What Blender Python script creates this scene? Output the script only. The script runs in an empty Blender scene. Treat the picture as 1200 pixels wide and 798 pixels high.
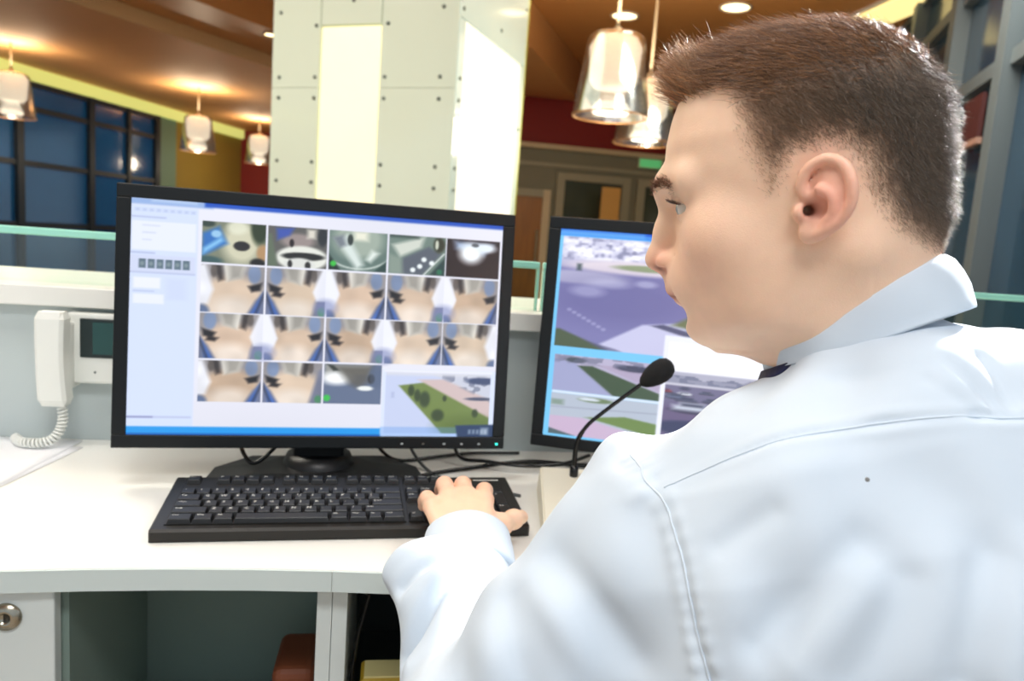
import bpy, bmesh, math, random
import numpy as np
from mathutils import Vector, Matrix, Euler

SC = bpy.context.scene
COL = SC.collection
random.seed(4); RNG = np.random.default_rng(4)

# ------------------------------------------------------------------ camera
CAM_Z = 1.128
def make_camera():
    cd = bpy.data.cameras.new('camera'); co = bpy.data.objects.new('camera', cd); COL.objects.link(co)
    cd.sensor_fit = 'HORIZONTAL'; cd.sensor_width = 36.0; cd.lens = 36.0 * 871.55 / 1200.0
    right = Vector((0.985, -0.156, 0.073)).normalized()
    fwd = Vector((0.165, 0.977, -0.134)); fwd = (fwd - right * fwd.dot(right)).normalized()
    up = right.cross(fwd)
    m = Matrix((right, up, -fwd)).transposed().to_4x4(); m.translation = Vector((0, 0, CAM_Z))
    co.matrix_world = m
    cd.clip_start = 0.02; cd.clip_end = 200
    cd.dof.use_dof = True; cd.dof.focus_distance = 0.64; cd.dof.aperture_fstop = 7.1
    SC.camera = co
make_camera()

# ------------------------------------------------------------------ view, world, large lights
SC.view_settings.view_transform = 'Standard'
SC.view_settings.look = 'None'
SC.view_settings.exposure = 0.12
SC.view_settings.gamma = 1.0
SC.view_settings.use_curve_mapping = False
SC.cycles.use_denoising = True
try:
    SC.cycles.denoiser = 'OPENIMAGEDENOISE'
except Exception:
    pass
SC.cycles.max_bounces = 6; SC.cycles.transparent_max_bounces = 12
SC.cycles.caustics_reflective = False; SC.cycles.caustics_refractive = False
SC.cycles.sample_clamp_indirect = 4.0

w = bpy.data.worlds.new('daylight'); SC.world = w; w.use_nodes = True
w.node_tree.nodes['Background'].inputs[0].default_value = (0.80, 0.90, 1.0, 1)
w.node_tree.nodes['Background'].inputs[1].default_value = 0.62

def area_light(name, loc, target, sx, sy, power, col):
    l = bpy.data.lights.new(name, 'AREA'); l.shape = 'RECTANGLE'; l.size = sx; l.size_y = sy; l.energy = power; l.color = col
    o = bpy.data.objects.new(name, l); COL.objects.link(o); o.location = loc
    o.rotation_euler = (Vector(target) - Vector(loc)).to_track_quat('-Z', 'Y').to_euler()
    return o
# unseen ceiling panels added as fill light (their housings are built further down)
FILL_PANELS = [((-0.85, 0.55, 2.965), 1.2, 0.6), ((1.55, 1.45, 2.965), 1.2, 0.6), ((0.15, -1.0, 2.965), 1.2, 0.6), ((-1.6, 2.3, 2.965), 1.2, 0.6), ((1.9, 2.9, 2.965), 1.2, 0.6)]
FILL_POWER = [17, 18, 40, 44, 60]
FILL_TINT = [(1.0, 0.98, 0.95), (1.0, 0.97, 0.92), (0.95, 0.98, 1.0), (1.0, 0.93, 0.80), (1.0, 0.90, 0.72)]
for (p, sx, sy), e, tc_ in zip(FILL_PANELS, FILL_POWER, FILL_TINT):
    area_light('fill_light', (p[0], p[1], p[2] - 0.02), (p[0], p[1], 0), sx, sy, e, tc_)

# added rim light from the right, aimed at the head, built as a track lamp
SPOT_AT, SPOT_TO = (1.70, 1.30, 2.15), (0.38, 0.50, 1.16)
sl_ = bpy.data.lights.new('rim_spot', 'SPOT'); sl_.energy = 520; sl_.spot_size = math.radians(25); sl_.spot_blend = 0.7; sl_.shadow_soft_size = 0.06; sl_.color = (1.0, 0.98, 0.95)
so_ = bpy.data.objects.new('rim_spot', sl_); COL.objects.link(so_); so_.location = Vector(SPOT_AT) + (Vector(SPOT_TO) - Vector(SPOT_AT)).normalized() * 0.10; so_.rotation_euler = (Vector(SPOT_TO) - Vector(SPOT_AT)).to_track_quat('-Z', 'Y').to_euler()

# ------------------------------------------------------------------ materials
def s2l(r, g, b):
    f = lambda c: (c / 255.0) / 12.92 if c / 255.0 <= 0.04045 else ((c / 255.0 + 0.055) / 1.055) ** 2.4
    return (f(r), f(g), f(b), 1.0)
MATS = {}
def mat(name, col, rough=0.5, metal=0.0, emit=None, es=0.0, noise=0.0, nscale=30.0, bump=0.0, bscale=200.0,
        coat=0.0, sss=0.0, attr=None, spec=0.5, alpha=1.0, trans=0.0, sheen=0.0, stretch=None):
    if name in MATS: return MATS[name]
    m = bpy.data.materials.new(name); m.use_nodes = True; nt = m.node_tree; N = nt.nodes; Lk = nt.links
    b = N['Principled BSDF']
    c = s2l(*col) if max(col) > 1.0 else (*col, 1.0)
    b.inputs['Base Color'].default_value = c
    b.inputs['Roughness'].default_value = rough; b.inputs['Metallic'].default_value = metal
    b.inputs['Specular IOR Level'].default_value = spec
    b.inputs['Coat Weight'].default_value = coat; b.inputs['Alpha'].default_value = alpha
    b.inputs['Transmission Weight'].default_value = trans
    b.inputs['Sheen Weight'].default_value = sheen
    if sss > 0:
        b.inputs['Subsurface Weight'].default_value = sss
        b.inputs['Subsurface Radius'].default_value = (1.0, 0.35, 0.2); b.inputs['Subsurface Scale'].default_value = 0.006
    if emit is not None:
        b.inputs['Emission Color'].default_value = s2l(*emit) if max(emit) > 1.0 else (*emit, 1.0)
        b.inputs['Emission Strength'].default_value = es
    src = None
    tc = N.new('ShaderNodeTexCoord')
    mp = None
    if stretch:
        mp = N.new('ShaderNodeMapping'); mp.inputs['Scale'].default_value = stretch; Lk.new(tc.outputs['Object'], mp.inputs['Vector'])
    vec = mp.outputs['Vector'] if mp else tc.outputs['Object']
    if attr:
        a = N.new('ShaderNodeAttribute'); a.attribute_name = attr; src = a.outputs['Color']
        Lk.new(src, b.inputs['Base Color'])
        if emit is not None: pass
    if noise > 0:
        t = N.new('ShaderNodeTexNoise'); t.inputs['Scale'].default_value = nscale; t.inputs['Detail'].default_value = 4
        Lk.new(vec, t.inputs['Vector'])
        mr = N.new('ShaderNodeMapRange'); mr.inputs[3].default_value = 1 - noise; mr.inputs[4].default_value = 1 + noise
        Lk.new(t.outputs['Fac'], mr.inputs[0])
        mx = N.new('ShaderNodeMix'); mx.data_type = 'RGBA'; mx.blend_type = 'MULTIPLY'; mx.inputs[0].default_value = 1.0
        if src is not None: Lk.new(src, mx.inputs[6])
        else: mx.inputs[6].default_value = c
        Lk.new(mr.outputs[0], mx.inputs[7]); Lk.new(mx.outputs[2], b.inputs['Base Color'])
    if bump > 0:
        t2 = N.new('ShaderNodeTexNoise'); t2.inputs['Scale'].default_value = bscale; t2.inputs['Detail'].default_value = 3
        Lk.new(vec, t2.inputs['Vector'])
        bp = N.new('ShaderNodeBump'); bp.inputs['Strength'].default_value = bump; bp.inputs['Distance'].default_value = 0.001
        Lk.new(t2.outputs['Fac'], bp.inputs['Height']); Lk.new(bp.outputs['Normal'], b.inputs['Normal'])
    MATS[name] = m
    return m
def glass_mat(name, tint, gloss_rough=0.05, amount=0.2, gcol=(1, 1, 1)):
    """see-through sheet: clear tint plus a mirror-like share"""
    if name in MATS: return MATS[name]
    m = bpy.data.materials.new(name); m.use_nodes = True; nt = m.node_tree; N = nt.nodes; Lk = nt.links
    N.remove(N['Principled BSDF']); out = N['Material Output']
    t = N.new('ShaderNodeBsdfTransparent'); t.inputs[0].default_value = (*tint, 1)
    g = N.new('ShaderNodeBsdfGlossy'); g.inputs['Roughness'].default_value = gloss_rough; g.inputs[0].default_value = (*gcol, 1)
    mx = N.new('ShaderNodeMixShader'); mx.inputs[0].default_value = amount
    Lk.new(t.outputs[0], mx.inputs[1]); Lk.new(g.outputs[0], mx.inputs[2]); Lk.new(mx.outputs[0], out.inputs[0])
    MATS[name] = m; return m
def screen_mat(name, strength):
    m = bpy.data.materials.new(name); m.use_nodes = True; nt = m.node_tree; N = nt.nodes; Lk = nt.links
    b = N['Principled BSDF']; b.inputs['Base Color'].default_value = (0.01, 0.01, 0.012, 1); b.inputs['Roughness'].default_value = 0.35
    a = N.new('ShaderNodeAttribute'); a.attribute_name = 'Col'
    Lk.new(a.outputs['Color'], b.inputs['Emission Color']); b.inputs['Emission Strength'].default_value = strength
    return m

# ------------------------------------------------------------------ objects
def tag(o, label=None, cat=None, group=None, kind=None):
    if label: o['label'] = label
    if cat: o['category'] = cat
    if group: o['group'] = group
    if kind: o['kind'] = kind
    return o
def thing(name, label, cat, loc=(0, 0, 0), rz=0.0, group=None):
    o = bpy.data.objects.new(name, None); COL.objects.link(o); o.location = loc; o.rotation_euler = (0, 0, rz)
    o.empty_display_size = 0.05
    return tag(o, label, cat, group)
def basis(o):
    return Matrix.LocRotScale(o.location, o.rotation_euler, o.scale)
def obj(name, me, m, parent=None, world=False, loc=None, rot=None, label=None):
    """link a mesh; world=True: the mesh is written in world coordinates under a placed parent"""
    o = bpy.data.objects.new(name, me); COL.objects.link(o)
    if m is not None and len(me.materials) == 0: me.materials.append(m)
    if loc is not None: o.location = loc
    if rot is not None: o.rotation_euler = rot
    if parent is not None:
        o.parent = parent
        if world:
            M = basis(parent); q = parent.parent
            if q is not None: M = basis(q) @ q.matrix_parent_inverse @ M if False else M
            o.matrix_parent_inverse = M.inverted()
    if label: o['label'] = label
    return o
def struct(name, me, m, label=None):
    o = obj(name, me, m); o['kind'] = 'structure'
    if label: o['label'] = label
    return o

# ------------------------------------------------------------------ mesh helpers
def mesh(verts, faces, smooth=False, name='m'):
    me = bpy.data.meshes.new(name); me.from_pydata([tuple(map(float, v)) for v in verts], [], [tuple(f) for f in faces]); me.update()
    if smooth: me.polygons.foreach_set('use_smooth', [True] * len(me.polygons))
    return me
def np_mesh(V, F, smooth=True, colors=None, name='m'):
    """V (n,3), F (m,k) arrays"""
    me = bpy.data.meshes.new(name); n, k = F.shape
    me.vertices.add(len(V)); me.vertices.foreach_set('co', np.asarray(V, np.float32).ravel())
    me.loops.add(n * k); me.loops.foreach_set('vertex_index', F.astype(np.int32).ravel())
    me.polygons.add(n); me.polygons.foreach_set('loop_start', np.arange(0, n * k, k, dtype=np.int32))
    me.update(calc_edges=True)
    if smooth: me.polygons.foreach_set('use_smooth', np.ones(n, bool))
    if colors is not None:
        ca = me.color_attributes.new('Col', 'FLOAT_COLOR', 'POINT')
        c = np.ones((len(V), 4), np.float32); c[:, :3] = colors; ca.data.foreach_set('color', c.ravel())
    me.validate(); return me
def bm_mesh(bm, smooth=False):
    me = bpy.data.meshes.new('m'); bmesh.ops.recalc_face_normals(bm, faces=bm.faces); bm.to_mesh(me); bm.free()
    if smooth: me.polygons.foreach_set('use_smooth', [True] * len(me.polygons))
    return me
def add_box(bm, c, s, bev=0.0, seg=2, M=None):
    r = bmesh.ops.create_cube(bm, size=1.0); vs = r['verts']
    for v in vs: v.co = Vector((v.co.x * s[0] + c[0], v.co.y * s[1] + c[1], v.co.z * s[2] + c[2]))
    if bev > 0:
        es = {e for v in vs for e in v.link_edges}
        rr = bmesh.ops.bevel(bm, geom=list(es), offset=bev, segments=seg, affect='EDGES', profile=0.5)
        vs = list({v for f in rr['faces'] for v in f.verts} | {v for v in vs if v.is_valid})
    if M is not None:
        for v in vs: v.co = M @ v.co
    return vs
def box(c, s, bev=0.0, seg=2, M=None, smooth=False):
    bm = bmesh.new(); add_box(bm, c, s, bev, seg, M); return bm_mesh(bm, smooth)
def box2(lo, hi, bev=0.0, seg=2):
    return box([(a + b) / 2 for a, b in zip(lo, hi)], [abs(b - a) for a, b in zip(lo, hi)], bev, seg)
def catmull(pts, n=8):
    P = np.array(pts, float); 
    if len(P) < 3: return P
    Q = np.vstack([2 * P[0] - P[1], P, 2 * P[-1] - P[-2]]); out = []
    for i in range(1, len(Q) - 2):
        for t in np.linspace(0, 1, n, endpoint=False):
            a, b, c, d = Q[i - 1], Q[i], Q[i + 1], Q[i + 2]
            out.append(0.5 * (2 * b + (c - a) * t + (2 * a - 5 * b + 4 * c - d) * t * t + (3 * b - a - 3 * c + d) * t ** 3))
    out.append(P[-1]); return np.array(out)
def tube(path, r, seg=8, cap=True):
    P = np.asarray(path, float); n = len(P); r = np.broadcast_to(np.asarray(r, float), (n,))
    T = np.gradient(P, axis=0); T /= np.linalg.norm(T, axis=1)[:, None] + 1e-12
    up = np.array([0, 0, 1.0]) if abs(T[0][2]) < 0.9 else np.array([1.0, 0, 0])
    u = np.cross(T[0], up); u /= np.linalg.norm(u); V = []
    for i in range(n):
        u = u - T[i] * (u @ T[i]); u /= np.linalg.norm(u) + 1e-12; w_ = np.cross(T[i], u)
        for k in range(seg):
            a = 2 * math.pi * k / seg; V.append(P[i] + r[i] * (math.cos(a) * u + math.sin(a) * w_))
    F = [(i * seg + k, i * seg + (k + 1) % seg, (i + 1) * seg + (k + 1) % seg, (i + 1) * seg + k) for i in range(n - 1) for k in range(seg)]
    if cap: F += [tuple(range(seg))[::-1], tuple((n - 1) * seg + k for k in range(seg))]
    return mesh(V, F, True)
def lathe(prof, seg=24, axis='z', M=None):
    V = []; F = []; n = len(prof)
    for i in range(seg):
        a = 2 * math.pi * i / seg
        for r, z in prof: V.append(Vector((r * math.cos(a), r * math.sin(a), z)))
    if M is not None: V = [M @ v for v in V]
    for i in range(seg):
        j = (i + 1) % seg
        for k in range(n - 1): F.append((i * n + k, j * n + k, j * n + k + 1, i * n + k + 1))
    me = mesh(V, F, True)
    bm = bmesh.new(); bm.from_mesh(me); bmesh.ops.remove_doubles(bm, verts=bm.verts, dist=1e-6); bpy.data.meshes.remove(me)
    return bm_mesh(bm, True)
def prism(poly, z0, z1, bev=0.0):
    bm = bmesh.new(); vs = [bm.verts.new((x, y, z0)) for x, y in poly]; f = bm.faces.new(vs)
    r = bmesh.ops.extrude_face_region(bm, geom=[f]); 
    for v in r['geom']:
        if isinstance(v, bmesh.types.BMVert): v.co.z = z1
    if bev: bmesh.ops.bevel(bm, geom=[e for e in bm.edges], offset=bev, segments=2, affect='EDGES')
    return bm_mesh(bm)
def wall_quad(p0, p1, z0, z1, th=0.1, side=1):
    """vertical slab from p0 to p1 (xy), thickness away from 'side'"""
    p0 = np.array(p0, float); p1 = np.array(p1, float); d = (p1 - p0) / np.linalg.norm(p1 - p0); n = np.array([-d[1], d[0]]) * side * th
    poly = [p0, p1, p1 + n, p0 + n]; return prism([tuple(q) for q in poly], z0, z1)
def frame_M(o, u, v):
    """matrix from plane frame (u right, v up, w toward viewer) to world"""
    u = Vector(u).normalized(); v = Vector(v).normalized(); w_ = u.cross(v)
    m = Matrix((u, v, w_)).transposed().to_4x4(); m.translation = Vector(o); return m

# ------------------------------------------------------------------ small implicit-surface modeller
class SDF:
    def __init__(s, lo, hi, h):
        s.lo = np.array(lo, np.float32); s.h = h; s.n = np.ceil((np.array(hi) - np.array(lo)) / h).astype(int) + 1
        s.D = np.full(tuple(s.n), 1.0, np.float32)
    def region(s, lo, hi):
        a = np.clip(np.floor((np.array(lo) - s.lo) / s.h).astype(int), 0, s.n); b = np.clip(np.ceil((np.array(hi) - s.lo) / s.h).astype(int) + 1, 0, s.n)
        sl = tuple(slice(i, j) for i, j in zip(a, b))
        ax = [(s.lo[i] + s.h * np.arange(a[i], b[i])).astype(np.float32) for i in range(3)]
        return sl, ax[0][:, None, None], ax[1][None, :, None], ax[2][None, None, :]
    def put(s, fn, lo, hi, k=0.0, op='u'):
        sl, X, Y, Z = s.region(lo, hi)
        A = s.D[sl]
        if A.size == 0: return
        B = fn(X, Y, Z).astype(np.float32)
        if op == 's': A2, B2, sg = -A, B, -1
        else: A2, B2, sg = A, B, 1
        if k > 0:
            h = np.clip(0.5 + 0.5 * (B2 - A2) / k, 0, 1); R_ = B2 * (1 - h) + A2 * h - k * h * (1 - h)
        else: R_ = np.minimum(A2, B2)
        s.D[sl] = R_ * sg
    def cone(s, a, b, ra, rb, k=0.0, op='u', flat=None):
        """tapered capsule; flat=(dir, factor) squashes along a direction"""
        a = np.array(a, np.float32); b = np.array(b, np.float32); m = max(ra, rb) + k + 3 * s.h
        lo = np.minimum(a, b) - m; hi = np.maximum(a, b) + m; d = b - a; L2 = float(d @ d) + 1e-12
        def fn(X, Y, Z):
            px, py, pz = X - a[0], Y - a[1], Z - a[2]
            t = np.clip((px * d[0] + py * d[1] + pz * d[2]) / L2, 0, 1)
            qx, qy, qz = px - t * d[0], py - t * d[1], pz - t * d[2]
            if flat is not None:
                f = np.array(flat[0], np.float32); f = f / np.linalg.norm(f); g = (qx * f[0] + qy * f[1] + qz * f[2]) * (1 / flat[1] - 1)
                qx, qy, qz = qx + g * f[0], qy + g * f[1], qz + g * f[2]
            return np.sqrt(qx * qx + qy * qy + qz * qz) - (ra + (rb - ra) * t)
        s.put(fn, lo, hi, k, op)
    def chain(s, pts, rs, k=0.0, op='u'):
        for i in range(len(pts) - 1): s.cone(pts[i], pts[i + 1], rs[i], rs[i + 1], k, op)
    def ell(s, c, r, k=0.0, op='u', R=None):
        c = np.array(c, np.float32); r = np.array(r, np.float32); m = float(r.max()) + k + 3 * s.h
        def fn(X, Y, Z):
            px, py, pz = X - c[0], Y - c[1], Z - c[2]
            if R is not None:
                px, py, pz = (R[0, 0] * px + R[1, 0] * py + R[2, 0] * pz, R[0, 1] * px + R[1, 1] * py + R[2, 1] * pz, R[0, 2] * px + R[1, 2] * py + R[2, 2] * pz)
            k0 = np.sqrt((px / r[0]) ** 2 + (py / r[1]) ** 2 + (pz / r[2]) ** 2)
            k1 = np.sqrt((px / r[0] ** 2) ** 2 + (py / r[1] ** 2) ** 2 + (pz / r[2] ** 2) ** 2) + 1e-9
            return k0 * (k0 - 1) / k1
        s.put(fn, c - m, c + m, k, op)
    def surface(s):
        """naive surface nets -> verts, quads"""
        D = s.D; n = D.shape; ins = D < 0
        c = np.zeros((n[0] - 1, n[1] - 1, n[2] - 1), np.uint8)
        offs = [(i, j, k) for i in (0, 1) for j in (0, 1) for k in (0, 1)]
        for o in offs: c += ins[o[0]:n[0] - 1 + o[0], o[1]:n[1] - 1 + o[1], o[2]:n[2] - 1 + o[2]]
        act = (c > 0) & (c < 8); idx = np.argwhere(act); ids = np.full(act.shape, -1, np.int32); ids[act] = np.arange(len(idx))
        acc = np.zeros((len(idx), 3)); cnt = np.zeros(len(idx))
        val = {o: D[idx[:, 0] + o[0], idx[:, 1] + o[1], idx[:, 2] + o[2]].astype(float) for o in offs}
        for a in offs:
            for ax in range(3):
                if a[ax]: continue
                b = list(a); b[ax] = 1; b = tuple(b); va, vb = val[a], val[b]; m = (va < 0) != (vb < 0)
                t = np.where(m, va / np.where(m, va - vb, 1), 0)
                p = np.tile(np.array(a, float), (len(idx), 1)); p[:, ax] += t; acc[m] += p[m]; cnt[m] += 1
        V = (idx + acc / cnt[:, None]) * s.h + s.lo
        F = []
        for ax in range(3):
            sl0 = [slice(None)] * 3; sl1 = [slice(None)] * 3; sl0[ax] = slice(0, -1); sl1[ax] = slice(1, None)
            A, B = ins[tuple(sl0)], ins[tuple(sl1)]; e = np.argwhere(A != B); u, v = [(1, 2), (2, 0), (0, 1)][ax]
            ok = (e[:, u] > 0) & (e[:, v] > 0) & (e[:, u] < n[u] - 1) & (e[:, v] < n[v] - 1); e = e[ok]
            if len(e) == 0: continue
            def q(du, dv):
                z = e.copy(); z[:, u] += du; z[:, v] += dv; return ids[z[:, 0], z[:, 1], z[:, 2]]
            f = np.stack([q(-1, -1), q(0, -1), q(0, 0), q(-1, 0)], 1); flip = ~A[e[:, 0], e[:, 1], e[:, 2]]; f[flip] = f[flip][:, ::-1]; F.append(f)
        F = np.concatenate(F); F = F[(F >= 0).all(1)]
        return V, F
def relax(V, F, it=2, lam=0.5):
    for _ in range(it):
        S = np.zeros_like(V); C = np.zeros(len(V))
        for i in range(4):
            a, b = F[:, i], F[:, (i + 1) % 4]
            for k in range(3): S[:, k] += np.bincount(a, V[b, k], len(V)) + np.bincount(b, V[a, k], len(V))
            C += np.bincount(a, minlength=len(V)) + np.bincount(b, minlength=len(V))
        V = V + lam * (S / np.maximum(C, 1)[:, None] - V)
    return V
def normals(V, F):
    n = np.cross(V[F[:, 2]] - V[F[:, 0]], V[F[:, 3]] - V[F[:, 1]]); N = np.zeros_like(V)
    for i in range(4):
        for k in range(3): N[:, k] += np.bincount(F[:, i], n[:, k], len(V))
    return N / (np.linalg.norm(N, axis=1)[:, None] + 1e-12)
def sstep(a, b, x): 
    t = np.clip((x - a) / (b - a), 0, 1); return t * t * (3 - 2 * t)
# ================================================================== THE SETTING
M_floor = mat('floor_tile', (176, 160, 140), 0.25, noise=0.12, nscale=3)
M_ceil = mat('ceiling_tan', (214, 160, 104), 0.6, noise=0.05, nscale=2)
M_ceil2 = mat('ceiling_soffit', (206, 152, 98), 0.4, noise=0.05, nscale=2)
M_riser = mat('ceiling_riser_lit', (222, 190, 142), 0.6)  # lighter than the soffits: the light on this face is in the colour
M_main = mat('ceiling_main', (206, 148, 88), 0.5, noise=0.06, nscale=1.5)
M_mull = mat('dark_mullion', (24, 38, 48), 0.4)
M_pane_l = mat('night_pane_blue', (30, 100, 170), 0.10, spec=0.9, noise=0.5, nscale=0.9)
M_pane_r = mat('night_pane_grey', (38, 64, 88), 0.12, spec=0.8, noise=0.6, nscale=1.6)
M_mull_r = mat('grey_mullion', (86, 98, 106), 0.5)
M_teal = mat('teal_column', (120, 160, 140), 0.5)
M_olive = mat('olive_wall', (160, 142, 62), 0.7, noise=0.06, nscale=4)
M_red = mat('red_wall', (140, 22, 18), 0.6)
M_grey = mat('greygreen_wall', (128, 128, 110), 0.6, noise=0.05, nscale=3)
M_greytrim = mat('greygreen_trim', (158, 156, 134), 0.5)
M_pale = mat('pale_ledge', (205, 192, 160), 0.5)
M_wood = mat('golden_wood', (150, 98, 30), 0.4, noise=0.35, nscale=6, stretch=(6, 6, 0.6))
M_doorglass = mat('door_glass', (70, 78, 66), 0.12, noise=0.4, nscale=3)
M_gold = mat('reflection_gold', (206, 160, 84), 0.5)

struct('floor', box2((-9, -4, -0.1), (9, 16, 0.0)), M_floor)
# main ceiling and the lower soffits to the left and beyond the pillar
struct('ceiling', box2((-9, -1.9, 3.0), (9, 16, 3.1)), M_main)
A0 = np.array([-2.426, 6.093]); AD = np.array([0.571, 0.82])
a0, a1 = A0 - AD * 9.5, A0 + AD * 5.6
struct('ceiling_left_soffit', prism([tuple(a0), tuple(a1), (a1[0], 14.0), (-9, 14.0), (-9, a0[1])], 2.6, 2.715), M_ceil)
C0 = np.array([-1.556, 6.147]); CD = np.array([0.589, 0.808])
c0, c1 = C0 - CD * 9.6, C0 + CD * 6.0
struct('ceiling_middle_soffit', prism([tuple(c0), tuple(c1), (-9, c1[1]), (-9, c0[1])], 2.72, 2.995), M_ceil2)
struct('trim_1', wall_quad(A0 - AD * 9.5 + np.array([0.004, -0.003]), a1 + np.array([0.004, -0.003]), 2.6, 2.718, 0.004, -1), M_riser)
struct('ceiling_right_soffit', prism([(0.9, 5.9), (2.9, 10.2), (2.9, 12.5), (-0.6, 12.5), (0.1, 6.9)], 2.66, 2.995), M_ceil)

# ---- left: glazed wall, teal column, olive wall, red end wall
LQ = np.array([-4.118, 8.81]); LU = np.array([0.3236, 0.9462]); LN = np.array([0.9462, -0.3236])
def lw(s, off=0.0): return LQ + LU * s + LN * off
win1 = tag(bpy.data.objects.new('window_1', None), kind='structure'); COL.objects.link(win1)
ml = [-3.4, -2.2, -1.0, 0.2, 1.27, 1.95, 2.53]; rails = [0.02, 0.9, 1.57, 2.16, 2.425]
def lbox(s0, s1, z0, z1, o0, o1):
    q = [lw(s0, o0), lw(s1, o0), lw(s1, o1), lw(s0, o1)]; return prism([tuple(p) for p in q], z0, z1)
for i in range(len(ml) - 1):
    for j in range(len(rails) - 1):
        obj('pane', lbox(ml[i] + 0.03, ml[i + 1] - 0.03, rails[j] + 0.03, rails[j + 1] - 0.03, -0.02, 0.0), M_pane_l, win1)
for i, s in enumerate(ml): obj('mullion', lbox(s - (0.045 if i != 5 else 0.03), s + (0.045 if i != 5 else 0.03), 0.0, 2.455, -0.05, 0.05), M_mull, win1)
for z in rails: obj('rail', lbox(ml[0], ml[-1], z - 0.03, z + 0.03, -0.04, 0.035), M_mull, win1)
struct('wall_left', lbox(2.58, 2.97, 0, 2.6, -0.15, 0.02), M_teal)
struct('wall_left_olive', lbox(2.97, 4.77, 0, 2.6, -0.15, 0.0), M_olive)
struct('wall_left_near', lbox(-9.0, -3.45, 0, 2.6, -0.15, 0.0), M_olive)
struct('wall_back', box2((-2.6, 13.33, 0), (2.0, 13.45, 2.6)), M_red)
M_cove = mat('cove_led', (206, 208, 130), 0.5, emit=(206, 208, 116), es=0.8)
cove = obj('cove_light', lbox(-9.0, 4.77, 2.46, 2.598, 0.0, 0.05), M_cove)
tag(cove, 'yellow-green lit cove strip running above the dark blue windows', 'light strip')

# ---- right: glazed wall
RP = np.array([2.511, 2.658]); RU = np.array([0.429, 0.903]); RNn = np.array([-0.903, 0.429])
def rw(s, off=0.0): return RP + RU * s + RNn * off
def rbox_(s0, s1, z0, z1, o0, o1):
    return prism([tuple(p) for p in (rw(s0, o0), rw(s1, o0), rw(s1, o1), rw(s0, o1))], z0, z1)
win2 = tag(bpy.data.objects.new('window_2', None), kind='structure'); COL.objects.link(win2)
mr_ = [-3.0, -1.6, -0.5, 0.44, 1.42, 2.55, 3.7, 4.9, 5.9]; rr_ = [0.02, 0.75, 2.08, 2.62, 2.97]
for i in range(len(mr_) - 1):
    for j in range(len(rr_) - 1):
        obj('pane', rbox_(mr_[i] + 0.05, mr_[i + 1] - 0.05, rr_[j] + 0.03, rr_[j + 1] - 0.03, -0.02, 0.0), M_pane_r, win2)
for s in mr_: obj('mullion', rbox_(s - 0.06, s + 0.06, 0, 3.0, -0.06, 0.08), M_mull_r, win2)
for z in rr_: obj('rail', rbox_(mr_[0], mr_[-1], z - 0.035, z + 0.035, -0.05, 0.05), M_mull_r, win2)
sg = thing('wall_sign', 'small red sign with pale lower border on the right glazing', 'sign', (*rw(0.87, 0.06), 1.70))
obj('panel', rbox_(0.72, 1.02, 1.79, 2.0, 0.03, 0.05), mat('sign_red', (62, 20, 24), 0.6), sg, True)
obj('border', rbox_(0.70, 1.04, 1.755, 1.785, 0.03, 0.055), mat('sign_border', (150, 120, 110), 0.5), sg, True)
obj('bracket', rbox_(0.84, 0.90, 1.755, 2.0, 0.0, 0.03), M_mull_r, sg, True)

# ---- back right: grey-green partition with doors, ledge and red band
YB = 8.0
struct('wall_back_right', box2((0.7, YB, 0), (5.2, YB + 0.15, 2.12)), M_grey)
struct('wall_back_upper', box2((0.7, YB + 0.12, 2.12), (5.2, YB + 0.25, 3.0)), M_red)
struct('trim_2', box2((0.7, YB - 0.06, 2.11), (5.2, YB + 0.16, 2.16), 0.004), M_pale)
struct('trim_3', box2((0.7, YB - 0.02, 1.93), (5.2, YB, 1.97)), M_greytrim)
d1 = tag(bpy.data.objects.new('door_1', None), kind='structure'); COL.objects.link(d1)
obj('door_leaf', box2((1.24, YB - 0.05, 0.01), (1.56, YB - 0.005, 1.60)), M_wood, d1)
obj('door_frame', box2((1.56, YB - 0.07, 0.01), (1.64, YB - 0.005, 1.68)), M_pale, d1)
obj('door_head', box2((1.20, YB - 0.07, 1.60), (1.56, YB - 0.005, 1.68)), M_greytrim, d1)
obj('handle', tube([(1.52, YB - 0.08, 0.85), (1.52, YB - 0.08, 1.25)], 0.012), M_greytrim, d1)
for k, (x0, x1) in enumerate(((1.70, 2.52), (2.60, 3.42))):
    d = tag(bpy.data.objects.new('door_%d' % (k + 2), None), kind='structure'); COL.objects.link(d)
    for (p, q) in (((x0, 0.01), (x0 + 0.09, 1.88)), ((x1 - 0.09, 0.01), (x1, 1.88)), ((x0 + 0.09, 1.80), (x1 - 0.09, 1.88)), ((x0 + 0.09, 0.01), (x1 - 0.09, 0.2))):
        obj('door_stile', box2((p[0], YB - 0.06, p[1]), (q[0], YB - 0.004, q[1]), 0.004), M_greytrim, d)
    obj('pane', box2((x0 + 0.09, YB - 0.03, 0.2), (x1 - 0.09, YB - 0.01, 1.80)), M_doorglass, d)
    obj('handle', tube([(x0 + 0.13, YB - 0.09, 0.8), (x0 + 0.13, YB - 0.09, 1.2)], 0.012), M_greytrim, d)
banner = thing('door_reflection', 'golden reflection in the grey glazed doors, built as an upright strip', 'banner', (2.22, YB - 0.35, 0))  # reflection in the door glass, made as a gold-coloured strip before it
obj('panel', box2((2.12, YB - 0.36, 0.04), (2.32, YB - 0.345, 1.74)), M_gold, banner, True)
obj('base', box2((2.08, YB - 0.42, 0.0), (2.36, YB - 0.29, 0.04), 0.005), M_greytrim, banner, True)
ex = thing('exit_sign', 'green illuminated exit sign above the grey glazed doors', 'sign', (2.71, YB - 0.06, 2.1))
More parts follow.
